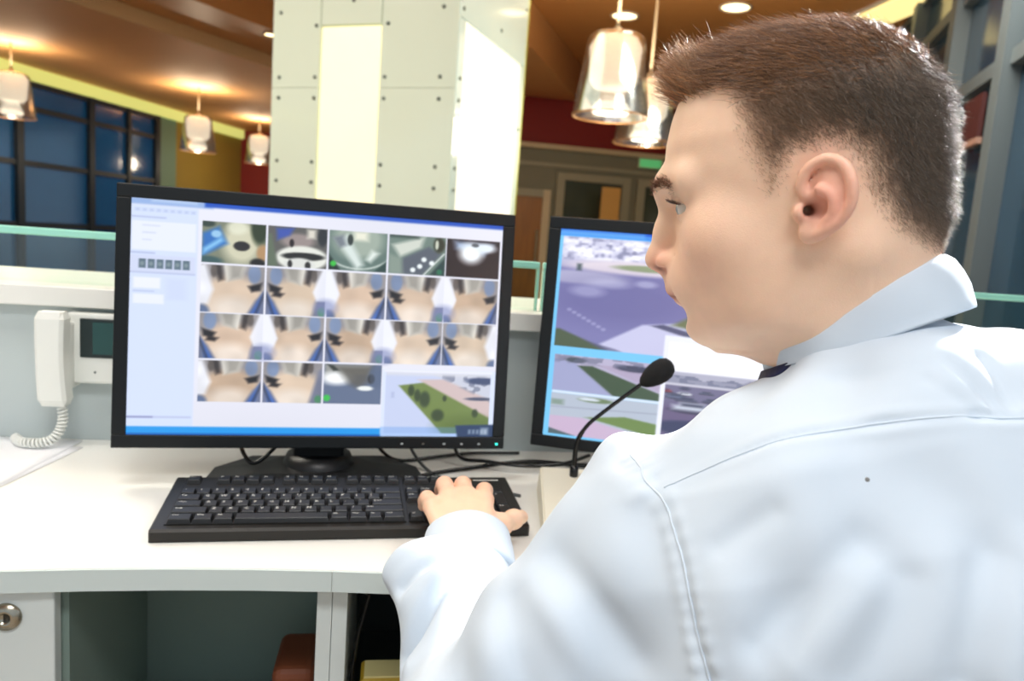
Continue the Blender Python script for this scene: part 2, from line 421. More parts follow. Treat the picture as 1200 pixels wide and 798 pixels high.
obj('housing', box2((2.58, YB - 0.05, 2.0), (2.86, YB - 0.02, 2.108), 0.004), mat('exit_house', (190, 200, 170), 0.4), ex, True)
obj('legend_plate', box2((2.60, YB - 0.054, 2.012), (2.84, YB - 0.049, 2.096)), mat('exit_green', (70, 150, 90), 0.4, emit=(90, 180, 110), es=0.6), ex, True)

# ---- square pillar clad in bolted glass sheets with lit panels
PC = np.array([0.226, 3.209]); PL = np.array([-0.584, 3.663]); PR = np.array([0.635, 4.0]); PB = PL + PR - PC
M_core = mat('pillar_core', (214, 228, 206), 0.6)
M_clad = mat('pillar_glass', (226, 238, 222), 0.12, noise=0.03, nscale=2, coat=0.5)
M_clad2 = mat('pillar_glass_cool', (206, 228, 226), 0.12, noise=0.03, nscale=2, coat=0.5)
M_lit = mat('pillar_light', (236, 224, 176), 0.4, emit=(255, 242, 204), es=0.72, noise=0.12, nscale=5)
M_lit2 = mat('pillar_light_white', (240, 236, 224), 0.35, emit=(255, 246, 230), es=0.5)
M_edge = mat('glass_edge_green', (176, 184, 96), 0.3)
M_bolt = mat('bolt_steel', (110, 122, 112), 0.4, metal=0.5)
pil = tag(bpy.data.objects.new('pillar', None), 'square pillar clad in bolted pale green glass with glowing panels', kind='structure'); COL.objects.link(pil)
pil.location = (*PC, 0)
def pface(P0, P1):
    d = (P1 - P0); L = np.linalg.norm(d); d = d / L
    return frame_M((P0[0], P0[1], 0), (d[0], d[1], 0), (0, 0, 1)), L
ins = 0.03
cc = (PC + PB) / 2
core = [tuple(cc + (p - cc) * 0.93) for p in (PC, PR, PB, PL)]
obj('core', prism(core, 0, 3.0), M_core, pil, True)
FL, LL = pface(PL, PC)      # left face: u from left end to the near corner
FR, LR = pface(PC, PR)      # right face: u from the near corner to the right end
FBK, LBK = pface(PR, PB); FBL, LBL = pface(PB, PL)
def sheet(name, M, u0, u1, v0, v1, w0, w1, m): return obj(name, box(((u0 + u1) / 2, (v0 + v1) / 2, (w0 + w1) / 2), (u1 - u0, v1 - v0, w1 - w0), 0.002, 1, M), m, pil, True)
zs = [0.02, 0.95, 1.735, 2.99]
lu0, lu1 = 0.265, 0.555; ltop = 1.995
for j in range(3):
    sheet('glass_sheet', FL, 0.003, lu0 - 0.01, zs[j], zs[j + 1] - 0.0012, -0.02, 0, M_clad)
    sheet('glass_sheet', FL, lu1 + 0.01, LL - 0.003, zs[j], zs[j + 1] - 0.0012, -0.02, 0, M_clad)
sheet('glass_sheet', FL, lu0 - 0.006, lu1 + 0.006, ltop + 0.006, 2.986, -0.02, 0, M_clad)
sheet('light_panel', FL, lu0 - 0.004, lu1 + 0.004, 0.35, ltop, -0.025, -0.006, M_lit)
sheet('glass_sheet', FL, lu0 - 0.006, lu1 + 0.006, 0.02, 0.345, -0.02, 0, M_clad)
rtop = 2.02
sheet('glass_sheet', FR, 0.003, LR - 0.003, rtop + 0.004, 2.986, -0.02, 0, M_clad2)
sheet('glass_sheet', FR, 0.003, 0.07, 0.02, rtop, -0.02, 0, M_clad2)
sheet('light_panel', FR, 0.074, LR - 0.07, 0.35, rtop, -0.02, -0.002, M_lit2)
sheet('glass_sheet', FR, LR - 0.066, LR - 0.003, 0.02, rtop, -0.02, 0, M_clad2)
sheet('glass_sheet', FR, 0.074, LR - 0.07, 0.02, 0.345, -0.02, 0, M_clad2)
for M, L in ((FBK, LBK), (FBL, LBL)):
    for j in range(3): sheet('glass_sheet', M, 0.003, L - 0.003, zs[j], zs[j + 1] - 0.0012, -0.02, 0, M_clad)
sheet('edge_strip', FR, LR - 0.003, LR + 0.035, 0.0, 3.0, -0.03, -0.005, M_edge)
bolt = lathe([(0, 0.006), (0.007, 0.006), (0.0085, 0.003), (0.0085, 0)], 10)
def bolts(M, pts):
    for u, v in pts: o = obj('bolt', bolt, M_bolt, pil, True); o.matrix_world = M @ Matrix.Translation((u, v, 0)); 
PT = []
for v in (1.69, 1.78):
    for u in (0.045, lu0 - 0.03, lu1 + 0.035, LL - 0.075): PT.append((u, v))
for v in (2.06, 2.14): PT += [(0.045, v), (LL - 0.075, v)]
PT += [(lu0 - 0.03, 2.0), (lu1 + 0.04, 2.0), (0.42, 2.10)]
for v in (1.32, 1.41): PT += [(0.045, v), (lu0 - 0.03, v), (lu1 + 0.035, v), (LL - 0.075, v)]
for u, v in PT:
    o = obj('bolt', bolt, M_bolt, pil); o.matrix_parent_inverse = basis(pil).inverted(); o.matrix_basis = FL @ Matrix.Translation((u, v, 0))
for u, v in ((0.035, 1.69), (0.035, 1.78), (0.035, 2.06), (0.035, 2.14), (0.035, 1.32), (0.035, 1.41), (0.5, 2.1), (LR - 0.04, 2.3), (LR - 0.04, 1.7)):
    o = obj('bolt', bolt, M_bolt, pil); o.matrix_parent_inverse = basis(pil).inverted(); o.matrix_basis = FR @ Matrix.Translation((u, v, 0))

# ---- ceiling fixtures, with the added fill panels and rim light among them
M_house = mat('fixture_white', (225, 222, 214), 0.5)
M_ledp = mat('fill_diffuser', (255, 255, 250), 0.5, emit=(255, 250, 238), es=3.0)
where = ['over the left end of the reception desk', 'over the right end of the reception desk', 'behind the seated man', 'in the hall left of the pillar', 'in the hall right of the pillar']
for k, ((px, py, pz), sx, sy) in enumerate(FILL_PANELS):
    t = thing('added_fill_panel', 'added out-of-view fill light panel on the ceiling ' + where[k], 'ceiling light', (px, py, pz), group='added fill light panels')
    bm = bmesh.new()
    for c, s in (((0, sy / 2 + 0.015, 0), (sx + 0.06, 0.03, 0.05)), ((0, -sy / 2 - 0.015, 0), (sx + 0.06, 0.03, 0.05)), ((sx / 2 + 0.015, 0, 0), (0.03, sy, 0.05)), ((-sx / 2 - 0.015, 0, 0), (0.03, sy, 0.05))): add_box(bm, c, s)
    obj('frame', bm_mesh(bm), M_house, t)
    obj('diffuser', box((0, 0, 0.016), (sx, sy, 0.012)), M_ledp, t)
t = thing('added_rim_light', 'added out-of-view rim light aimed at the head of the man', 'spotlight', SPOT_AT)
qd = (Vector(SPOT_TO) - Vector(SPOT_AT)).to_track_quat('Z', 'Y').to_matrix().to_4x4()
M_blk = mat('spot_black', (24, 24, 25), 0.4)
obj('barrel', lathe([(0, -0.08), (0.035, -0.08), (0.042, -0.06), (0.046, 0.06), (0.050, 0.09), (0.046, 0.09), (0.040, 0.05), (0, 0.045)], 24, M=qd), M_blk, t)
obj('yoke', tube([(0, 0, 0.0), (0, 0, 0.7)], 0.012, 8), M_blk, t)
M_lamp = mat('downlight_glow', (255, 236, 190), 0.5, emit=(255, 226, 170), es=5.0)
for (x, y, z, r, lab) in ((1.766, 6.15, 3.0, 0.10, 'round recessed downlight above the large pendant lamps'), (2.474, 5.616, 3.0, 0.105, "round recessed downlight just above the man's forehead hair"), (-1.12, 6.93, 2.72, 0.055, 'tiny bright downlight at the left edge of the pillar')):
    t = thing('downlight', lab, 'downlight', (x, y, z), group='recessed downlights')
    obj('trim_ring', lathe([(r, 0.0), (r * 1.15, -0.002), (r * 1.15, -0.012), (r, -0.014), (r * 0.97, 0.0)], 24), M_house, t)
    obj('lens', lathe([(0, -0.006), (r * 0.9, -0.006), (r, -0.001)], 24), M_lamp, t)
t = thing('linear_light', "cream linear ceiling light above the back of the man's head", 'ceiling light', (3.5, 4.9, 3.0))
obj('housing', box((0, 0, -0.012), (0.36, 2.6, 0.024), 0.004), M_house, t)
obj('diffuser', box((0, 0, -0.032), (0.30, 2.54, 0.016), 0.004), mat('linear_glow', (255, 236, 180), 0.5, emit=(250, 226, 150), es=1.1), t)

# ---- pendant lamps
M_opal = mat('opal_glass', (255, 248, 235), 0.4, emit=(255, 240, 216), es=2.1)
M_bulb = mat('bulb_glow', (255, 250, 240), 0.4, emit=(255, 242, 220), es=3.0)
M_shade = glass_mat('shade_glass', (0.86, 0.86, 0.84), 0.12, 0.42, (0.9, 0.92, 0.95))
M_cord = mat('lamp_cord', (150, 136, 112), 0.6)
M_rim = mat('lamp_rim', (150, 110, 70), 0.3, metal=0.6)
def pendant(x, y, zb, rb, rt, h, zc, label, power):
    t = thing('pendant_lamp', label, 'pendant lamp', (x, y, zb), group='glass cone pendant lamps')
    obj('glass_shade', lathe([(rb, 0), (rb * 0.93 + rt * 0.07, 0.08 * h), (rt * 1.03, 0.95 * h), (rt * 0.9, h), (rt * 0.9 - 0.004, h - 0.006), (rt * 1.03 - 0.006, 0.94 * h), (rb - 0.006, 0.002)], 40), M_shade, t)
    obj('shade_rim', lathe([(rb + 0.002, -0.003), (rb + 0.003, 0.005), (rb - 0.008, 0.005), (rb - 0.008, -0.003), (rb + 0.002, -0.003)], 40), M_rim, t)
    obj('opal_diffuser', lathe([(0, h * 0.97), (rt * 0.75, h * 0.965), (rt * 0.93, h * 0.86), (rt * 0.86, h * 0.45), (rt * 0.7, h * 0.36), (0, h * 0.34)], 32), M_opal, t)
    obj('bulb_disc', lathe([(0, h * 0.04), (rb * 0.42, h * 0.05), (rb * 0.5, h * 0.10), (rb * 0.40, h * 0.17), (0, h * 0.19)], 28), M_bulb, t)
    obj('cord', tube([(0, 0, h * 0.96), (0, 0, zc - zb)], 0.009, 6), M_cord, t)
    obj('cord_cap', lathe([(0, h * 1.12), (0.02, h * 1.1), (0.028, h * 0.99), (0.0, h * 0.98)], 14), M_cord, t)
    l = bpy.data.lights.new('pendant_glow', 'SPOT'); l.energy = power; l.color = (1.0, 0.82, 0.58); l.spot_size = math.radians(165); l.spot_blend = 0.35; l.shadow_soft_size = 0.32
    o = bpy.data.objects.new('pendant_glow', l); COL.objects.link(o); o.location = (x, y, zb + h * 1.15); o.rotation_euler = (math.pi, 0, 0)
    l = bpy.data.lights.new('pendant_down', 'POINT'); l.energy = power * 0.2; l.color = (1.0, 0.84, 0.62); l.shadow_soft_size = 0.1
    o = bpy.data.objects.new('pendant_down', l); COL.objects.link(o); o.location = (x, y, zb - 0.12)
pendant(1.09, 3.90, 1.80, 0.200, 0.145, 0.41, 3.0, 'larger glass cone pendant lamp, nearest right of the pillar', 60)
pendant(1.50, 4.54, 1.775, 0.195, 0.14, 0.38, 3.0, 'glass cone pendant lamp half hidden behind a nearer one', 40)
pendant(-3.60, 7.90, 1.93, 0.20, 0.145, 0.40, 2.6, 'pendant lamp at the far left edge before the blue windows', 50)
pendant(-2.30, 9.40, 1.88, 0.20, 0.145, 0.40, 2.6, 'pendant lamp hanging before the olive wall left of the pillar', 60)
pendant(-2.01, 11.7, 1.97, 0.20, 0.145, 0.40, 2.6, 'pendant lamp before the dark red wall, touching the pillar edge', 60)

# ---- furniture by the far windows
t = thing('bench', 'low orange-brown bench under the far blue windows', 'bench', (-2.75, 8.55, 0))
obj('seat', box((0, 0, 0.27), (0.95, 0.4, 0.07), 0.01), mat('bench_orange', (200, 120, 50), 0.5), t)
for sx in (-0.4, 0.4): obj('leg', box((sx, 0, 0.118), (0.05, 0.36, 0.235), 0.004), M_mull, t)
t = thing('planter', 'long dark planter box on the floor at far left', 'planter', (-3.75, 8.0, 0))
obj('box', box((0, 0, 0.16), (0.9, 0.3, 0.32), 0.01), mat('planter_dark', (20, 20, 22), 0.5), t)
obj('soil', box((0, 0, 0.322), (0.84, 0.24, 0.02)), mat('soil', (40, 30, 22), 0.9), t)
# ================================================================== DESK AND WHAT STANDS ON IT
M_white = mat('white_laminate', (238, 238, 232), 0.35, noise=0.02, nscale=8)
M_fascia = mat('grey_laminate_edge', (206, 218, 216), 0.4)
M_panel = mat('grey_panel', (186, 196, 196), 0.5)
M_door = mat('cabinet_door_white', (214, 222, 220), 0.4)
M_carc = mat('cabinet_inside', (124, 142, 134), 0.6)
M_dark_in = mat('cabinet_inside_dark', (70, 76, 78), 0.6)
M_black = mat('black_plastic', (24, 25, 27), 0.42, bump=0.15, bscale=900)
M_black2 = mat('black_gloss', (16, 17, 19), 0.25)
M_chrome = mat('lock_nickel', (170, 165, 150), 0.25, metal=0.9)
DZ = 0.75
def front_y(x): return 0.809 - (x + 0.22) ** 2 / 5.0
desk = thing('reception_desk', 'white curved reception desk with worktop and grey front edge', 'desk', (0, 1.0, 0))
xs = np.linspace(-1.5, 1.35, 40)
poly = [(x, front_y(x)) for x in xs] + [(1.35, 1.289), (-1.5, 1.289)]
obj('worktop', prism(poly, DZ - 0.024, DZ, 0), M_white, desk, True)
def fascia(x0, x1):
    X = np.linspace(x0, x1, 18); p = [(x, front_y(x) - 0.003) for x in X] + [(x, front_y(x) + 0.0015) for x in X[::-1]]
    return prism(p, DZ - 0.0245, DZ - 0.0006)
obj('front_edge', fascia(-1.5, -0.048), M_fascia, desk, True)
obj('front_edge', fascia(-0.0472, 1.35), M_fascia, desk, True)
for x0, x1 in ((-0.0645, -0.0480), (-0.0472, -0.0305)):
    obj('side_panel', box2((x0, 0.826, 0.0), (x1, 1.28, DZ - 0.025)), M_door, desk, True)
obj('side_panel', box2((1.30, 0.60, 0.0), (1.33, 1.28, DZ - 0.025)), M_door, desk, True)
obj('back_board', box2((-0.345, 1.108, 0.0), (-0.066, 1.12, DZ - 0.025)), M_carc, desk, True)
obj('shelf', box2((-0.331, 0.84, 0.405), (-0.0655, 1.107, 0.42)), M_carc, desk, True)
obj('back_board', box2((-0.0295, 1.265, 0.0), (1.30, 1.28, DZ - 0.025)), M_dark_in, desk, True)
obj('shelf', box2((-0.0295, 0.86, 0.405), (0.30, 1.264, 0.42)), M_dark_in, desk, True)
cab = thing('cabinet', 'white under-desk cabinet with a round lock at far left', 'cabinet', (-0.6, 1.0, 0))
bm = bmesh.new()
add_box(bm, (-0.338, 0.97, 0.362), (0.014, 0.27, 0.724)); add_box(bm, (-0.9, 0.97, 0.362), (0.014, 0.27, 0.724))
add_box(bm, (-0.619, 1.098, 0.362), (0.548, 0.014, 0.724)); add_box(bm, (-0.619, 0.97, 0.717), (0.548, 0.24, 0.014)); add_box(bm, (-0.619, 0.97, 0.03), (0.548, 0.24, 0.014))
obj('body', bm_mesh(bm), M_carc, cab, True)
dr = obj('door', box2((-0.905, 0.814, 0.02), (-0.3375, 0.832, 0.722), 0.002), M_door, cab, True)
Mk = Matrix.Translation((-0.384, 0.8135, 0.693)) @ Matrix.Rotation(math.pi / 2, 4, 'X')
lk = obj('lock', lathe([(0.0, 0.004), (0.0055, 0.004), (0.0058, 0.0055), (0.009, 0.006), (0.0105, 0.004), (0.0145, 0.003), (0.0155, 0.0)], 28, M=Mk), M_chrome, dr, False)
lk.matrix_parent_inverse = (basis(cab) @ basis(cab).inverted()).inverted()
ks = obj('keyhole', box((-0.384, 0.8088, 0.693), (0.0016, 0.0012, 0.0075)), M_black2, dr); ks.matrix_parent_inverse = Matrix.Identity(4)

# things inside the open compartments
t = thing('pouch', 'brown leather pouch with a blue flap inside the open compartment', 'pouch', (-0.10, 0.98, 0.42))
obj('body', box((0, 0, 0.066), (0.055, 0.10, 0.132), 0.012, 3), mat('pouch_brown', (120, 62, 34), 0.6), t)
obj('flap', box((-0.001, -0.030, 0.058), (0.059, 0.06, 0.112), 0.012, 3), mat('pouch_blue', (44, 70, 90), 0.6), t)
t = thing('binder', 'dark upright binder with black spine in the compartment by the sleeve', 'binder', (0.075, 0.97, 0.42))
obj('cover', box((0, 0, 0.14), (0.085, 0.10, 0.275), 0.003, 1, Matrix.Rotation(0.12, 4, 'Y')), mat('binder_dark', (58, 58, 60), 0.6), t)
obj('spine', box((-0.012, -0.052, 0.14), (0.07, 0.004, 0.26), 0.001, 1, Matrix.Rotation(0.12, 4, 'Y')), mat('binder_spine', (74, 74, 74), 0.6), t)
t = thing('folder', 'yellow cardboard folder standing in the compartment by the sleeve', 'folder', (0.015, 0.895, 0.42))
obj('cover', box((0.01, -0.002, 0.077), (0.075, 0.045, 0.154), 0.003, 1), mat('folder_yellow', (190, 156, 40), 0.6), t)
obj('sheets', box((0.012, -0.003, 0.1545), (0.07, 0.036, 0.004)), mat('folder_sheets', (226, 214, 150), 0.6), t)
def cable(pts, r, label, m=None):
    o = obj('cable', tube(catmull(pts, 8), r, 8), m or M_black2); return tag(o, label, 'cable', 'cables')
cable([(0.0, 0.92, 0.72), (-0.004, 0.918, 0.68), (-0.012, 0.915, 0.64), (-0.020, 0.91, 0.60), (-0.024, 0.91, 0.52), (-0.01, 0.93, 0.424)], 0.003, 'thin black cable hanging inside the compartment beside the yellow folder')

# ---- raised counter behind the desk
ctr = thing('raised_counter', 'grey back panel carrying a raised white counter shelf', 'counter', (0, 1.45, 0))
obj('back_panel', box2((-1.5, 1.29, 0.0), (1.35, 1.31, 0.971)), M_panel, ctr, True)
obj('shelf', box2((-1.5, 1.268, 0.971), (1.35, 1.62, 1.003), 0.0015, 1), M_white, ctr, True)
obj('front_panel', box2((-1.5, 1.57, 0.0), (1.35, 1.60, 0.970)), M_panel, ctr, True)
M_glass = glass_mat('screen_glass', (0.90, 0.97, 0.94), 0.02, 0.06)
M_gedge = mat('polished_glass_edge', (160, 226, 208), 0.2, coat=0.5)  # teal glass edge, colour brightened for the light it catches
for x0, x1, lab in ((-1.5, 0.2635, 'low clear glass screen on the counter behind the left monitor'), (0.270, 1.35, 'low clear glass screen on the counter behind the seated man')):
    t = thing('glass_screen', lab, 'glass screen', ((x0 + x1) / 2, 1.325, 1.003), group='glass screens on the counter')
    obj('pane', box2((x0 + 0.004, 1.32, 1.0035), (x1 - 0.004, 1.33, 1.079)), M_glass, t, True)
    obj('top_edge', box2((x0, 1.319, 1.079), (x1, 1.331, 1.0915), 0.002, 1), M_gedge, t, True)
    for x in (x0, x1 - 0.004): obj('side_edge', box2((x, 1.3195, 1.0035), (x + 0.004, 1.3305, 1.0788)), M_gedge, t, True)

# ---- paper sheets at the left
M_paper = mat('paper', (246, 247, 250), 0.7)
for k, (x, y, a, z, lab) in enumerate(((-0.595, 1.125, -0.17, 0.7502, 'white paper sheet on the desk below the intercom, lower of two'), (-0.60, 1.15, -0.10, 0.7512, 'white paper sheet on the desk below the intercom, top one'))):
    n = 8; V = []; F = []
    for i in range(n + 1):
        for j in range(n + 1):
            u, v = i / n - 0.5, j / n - 0.5; V.append((u * 0.21, v * 0.27, 0.0004 + 0.0006 * (abs(u) * 2) ** 3))
    F = [(i * (n + 1) + j, (i + 1) * (n + 1) + j, (i + 1) * (n + 1) + j + 1, i * (n + 1) + j + 1) for i in range(n) for j in range(n)]
    o = obj('paper_sheet', mesh(V, F, True), M_paper, loc=(x, y, z), rot=(0, 0, a)); tag(o, lab, 'paper', 'papers on the desk')
    sm = o.modifiers.new('thick', 'SOLIDIFY'); sm.thickness = 0.0003; sm.offset = 1

# ---- wall intercom with handset
M_ivory = mat('intercom_white', (232, 234, 228), 0.4)
ic = thing('intercom', 'white video intercom with handset on the counter panel', 'intercom', (-0.44, 1.289, 0.85))
obj('body', box2((-0.502, 1.262, 0.850), (-0.335, 1.2895, 0.9635), 0.004), M_ivory, ic, True)
sc_ = obj('screen_frame', box2((-0.4815, 1.2600, 0.8925), (-0.375, 1.2635, 0.9555), 0.001, 1), mat('intercom_frame', (30, 44, 44), 0.3), ic, True)
o = obj('display', box2((-0.462, 1.2590, 0.8985), (-0.385, 1.2605, 0.950)), mat('intercom_display', (40, 78, 76), 0.2), sc_); o.matrix_parent_inverse = Matrix.Identity(4)
obj('indicator', lathe([(0, 0.001), (0.0018, 0.001), (0.002, 0)], 10, M=Matrix.Translation((-0.4595, 1.2618, 0.869)) @ Matrix.Rotation(math.pi / 2, 4, 'X')), mat('indicator_grey', (110, 116, 112), 0.4), ic, True)
# handset: a shallow arched bar with ear and mouth pieces
prof = [(0.0, 0.004), (0.006, 0.000), (0.05, 0.006), (0.10, 0.006), (0.140, 0.000), (0.147, 0.004)]
V = []; F = []
zz = np.linspace(0, 1, 15)
for i, t_ in enumerate(zz):
    z = 0.8195 + 0.1475 * t_; arch = 0.010 * math.sin(math.pi * t_); wd = 0.0200 + 0.001 * abs(2 * t_ - 1); e = 0.004 if i in (0, 14) else 0
    xc = -0.5095 - 0.003 * (t_ - 0.5) * 2 * 0.6
    yf = 1.222 - arch * 0.6 + e; yb = 1.252 - arch * 0.9 - e
    for (dx, y) in ((-wd + e, yf + 0.004), (-wd + 0.005, yf), (wd - 0.005, yf), (wd - e, yf + 0.004), (wd - e, yb), (-wd + e, yb)): V.append((xc + dx, y, z))
for i in range(14):
    for k in range(6): F.append((i * 6 + k, i * 6 + (k + 1) % 6, (i + 1) * 6 + (k + 1) % 6, (i + 1) * 6 + k))
F += [(5, 4, 3, 2, 1, 0), tuple(14 * 6 + k for k in range(6))]
hs = obj('handset', mesh(V, F), M_ivory, ic, True)
obj('cradle', box2((-0.525, 1.247, 0.842), (-0.49, 1.2895, 0.950), 0.004), M_ivory, ic, True)
path = catmull([(-0.500, 1.238, 0.822), (-0.497, 1.236, 0.802), (-0.499, 1.232, 0.783), (-0.508, 1.226, 0.768), (-0.524, 1.222, 0.762), (-0.543, 1.224, 0.761), (-0.56, 1.235, 0.760), (-0.575, 1.255, 0.760)], 10)
n = 420; tt = np.linspace(0, len(path) - 1, n); P = np.stack([np.interp(tt, range(len(path)), path[:, k]) for k in range(3)], 1)
T = np.gradient(P, axis=0); T /= np.linalg.norm(T, axis=1)[:, None]; A_ = np.cross(T, (0.3, 1, 0.2)); A_ /= np.linalg.norm(A_, axis=1)[:, None]; B_ = np.cross(T, A_)
ph = np.linspace(0, 2 * math.pi * 24, n)[:, None]
obj('coiled_cord', tube(P + 0.0058 * (np.cos(ph) * A_ + np.sin(ph) * B_), 0.0021, 6), M_ivory, ic, True)

# ---- screens: painted pictures
def canvas(w_, h_, c): a = np.zeros((h_, w_, 3)); a[:] = np.array(c) / 255.0; return a
def uvgrid(a):
    h_, w_ = a.shape[:2]; return np.meshgrid((np.arange(w_) + 0.5) / w_, (np.arange(h_) + 0.5) / h_)
def blend(a, m, c): m = m[..., None]; a[:] = a * (1 - m) + m * (np.array(c) / 255.0)
def soft(d, e): return np.clip(0.5 - d / e, 0, 1)
def e_box(U, V, x0, y0, x1, y1, e=0.01): return soft(np.maximum(np.abs(U - (x0 + x1) / 2) - (x1 - x0) / 2, np.abs(V - (y0 + y1) / 2) - (y1 - y0) / 2), e)
def e_ell(U, V, x, y, rx, ry, e=0.2): return soft(np.sqrt(((U - x) / rx) ** 2 + ((V - y) / ry) ** 2) - 1, e)
def e_poly(U, V, pts, e=0.02):
    d = np.full(U.shape, -9.0); n = len(pts); ar = sum(pts[i][0] * pts[(i + 1) % n][1] - pts[(i + 1) % n][0] * pts[i][1] for i in range(n)); sg = 1 if ar > 0 else -1
    for i in range(n):
        (x0, y0), (x1, y1) = pts[i], pts[(i + 1) % n]; L = math.hypot(x1 - x0, y1 - y0) + 1e-9
        d = np.maximum(d, sg * ((U - x0) * (y1 - y0) - (V - y0) * (x1 - x0)) / L)
    return soft(d, e)
def vnoise(U, V, fx, fy, seed):
    r = np.random.default_rng(seed); g = r.random((int(fy) + 2, int(fx) + 2)); x = U * fx; y = V * fy; i = np.clip(x.astype(int), 0, int(fx)); j = np.clip(y.astype(int), 0, int(fy)); a = x - i; b = y - j
    a = a * a * (3 - 2 * a); b = b * b * (3 - 2 * b)
    return (g[j, i] * (1 - a) + g[j, i + 1] * a) * (1 - b) + (g[j + 1, i] * (1 - a) + g[j + 1, i + 1] * a) * b
def lobby(a, seed, flip, col, left_wedge, right_wedge):
    """one ceiling-camera picture: pale floor, counters at the top, dark figures, blue stripe in a corner"""
    U, V = uvgrid(a); r = np.random.default_rng(seed)
    if flip: U = 1 - U
    blend(a, np.ones(U.shape), (150, 146, 150)); blend(a, e_ell(U, V, 0.48, 0.72, 0.52, 0.52, 0.35), col); blend(a, e_ell(U, V, 0.5, 0.92, 0.34, 0.25, 0.9) * 0.6, (244, 236, 228))
    blend(a, e_poly(U, V, [(0.30, -0.1), (0.72, -0.1), (0.64, 0.26), (0.40, 0.34)], 0.08), (214, 210, 200)); blend(a, e_poly(U, V, [(0.44, -0.1), (0.70, -0.1), (0.62, 0.24), (0.46, 0.30)], 0.1) * 0.8, (150, 146, 138))
    blend(a, e_poly(U, V, [(0.14, -0.1), (0.32, -0.1), (0.36, 0.30), (0.28, 0.34)], 0.08) * 0.9, (52, 46, 46))
    blend(a, e_ell(U, V, 0.20, 0.12, 0.05, 0.14, 0.5) * 0.9, (96, 88, 84))
    blend(a, e_ell(U, V, 0.84, 0.16, 0.10, 0.20, 0.4), (120, 140, 178)); blend(a, e_poly(U, V, [(0.74, 0.42), (0.96, 0.34), (0.94, 0.50), (0.80, 0.54)], 0.06), (30, 30, 36))
    if seed % 2: blend(a, e_poly(U, V, [(0.70, 0.54), (0.86, 0.50), (0.90, 0.60), (0.76, 0.62)], 0.06), (36, 32, 36))
    blend(a, e_poly(U, V, [(1.1, 0.36), (1.1, 1.1), (0.70, 1.1), (0.86, 0.72)], 0.06), (106, 116, 150)); blend(a, e_poly(U, V, [(0.96, 0.60), (0.90, 1.1), (0.74, 1.1)], 0.06), (58, 104, 196))
    blend(a, soft(np.abs(U - (1.02 - 0.3 * np.clip(V - 0.5, 0, 1))) - 0.02, 0.05) * (V > 0.5) * 0.7, (40, 44, 60))
    if left_wedge: blend(a, e_poly(U, V, [(-0.1, 0.0), (0.07, 0.0), (0.20, 0.52), (0.12, 0.82), (-0.1, 0.90)], 0.08), (234, 236, 246)); blend(a, e_ell(U, V, 0.02, 0.98, 0.12, 0.14, 0.6), (90, 110, 150))
    else: blend(a, e_poly(U, V, [(-0.1, 0.0), (0.06, 0.2), (0.24, 1.1), (-0.1, 1.1)], 0.08), (116, 122, 148)); blend(a, e_ell(U, V, 0.06, 0.90, 0.06, 0.1, 0.6) * 0.8, (60, 150, 90))
    a *= (0.93 + 0.12 * vnoise(U, V, 5, 4, seed))[..., None]; a[:] = a * 0.86 + a.mean(-1, keepdims=True) * 0.14
def tileA(a):
    U, V = uvgrid(a); blend(a, np.ones(U.shape), (124, 130, 112)); blend(a, e_ell(U, V, 0.62, 0.5, 0.30, 0.5, 0.6), (206, 204, 178)); blend(a, e_ell(U, V, 0.62, 0.56, 0.13, 0.12, 0.25), (38, 38, 40))
    blend(a, e_poly(U, V, [(0.0, 0.30), (0.26, 0.12), (0.40, 0.52), (0.0, 0.86)], 0.1), (48, 110, 186)); blend(a, e_poly(U, V, [(0.02, 0.66), (0.30, 0.36), (0.34, 0.46), (0.02, 0.80)], 0.08), (130, 190, 236))
    blend(a, e_ell(U, V, 0.22, 0.30, 0.08, 0.09, 0.5), (150, 196, 232)); blend(a, e_ell(U, V, 0.90, 0.10, 0.14, 0.4, 0.5), (44, 58, 38)); blend(a, e_ell(U, V, 0.96, 0.7, 0.1, 0.2, 0.5), (176, 140, 100)); blend(a, e_ell(U, V, 0.88, 0.96, 0.12, 0.12, 0.5), (24, 26, 28)); blend(a, e_ell(U, V, 0.55, 0.12, 0.16, 0.16, 0.6) * 0.8, (226, 228, 206)); blend(a, e_ell(U, V, 0.1, 0.96, 0.22, 0.12, 0.5), (60, 90, 92)); blend(a, e_ell(U, V, 0.08, 0.06, 0.12, 0.08, 0.5), (50, 66, 60))
def tileB(a):
    U, V = uvgrid(a); blend(a, np.ones(U.shape), (92, 92, 90)); blend(a, e_ell(U, V, 0.5, 0.34, 0.28, 0.18, 0.5), (150, 138, 136)); blend(a, e_ell(U, V, 0.58, 0.76, 0.44, 0.30, 0.2), (226, 228, 220)); blend(a, e_ell(U, V, 0.60, 0.72, 0.36, 0.10, 0.3), (34, 36, 36)); blend(a, e_ell(U, V, 0.54, 0.92, 0.26, 0.16, 0.3), (216, 218, 214)); blend(a, e_ell(U, V, 0.38, 0.92, 0.04, 0.10, 0.4), (44, 44, 44)); blend(a, e_ell(U, V, 0.68, 0.94, 0.05, 0.10, 0.4), (44, 44, 44))
    blend(a, e_poly(U, V, [(0.14, 0.06), (0.44, 0.02), (0.36, 0.22), (0.16, 0.34)], 0.08), (60, 84, 170)); blend(a, e_box(U, V, 0.66, 0.04, 0.80, 0.26, 0.08), (216, 212, 200)); blend(a, e_ell(U, V, 0.40, 0.40, 0.04, 0.10, 0.4), (36, 30, 34)); blend(a, e_poly(U, V, [(0.0, 0.2), (0.06, 0.2), (0.18, 1.0), (0.0, 1.0)], 0.06), (96, 110, 92)); blend(a, e_ell(U, V, 0.92, 0.2, 0.08, 0.24, 0.5), (40, 46, 50))
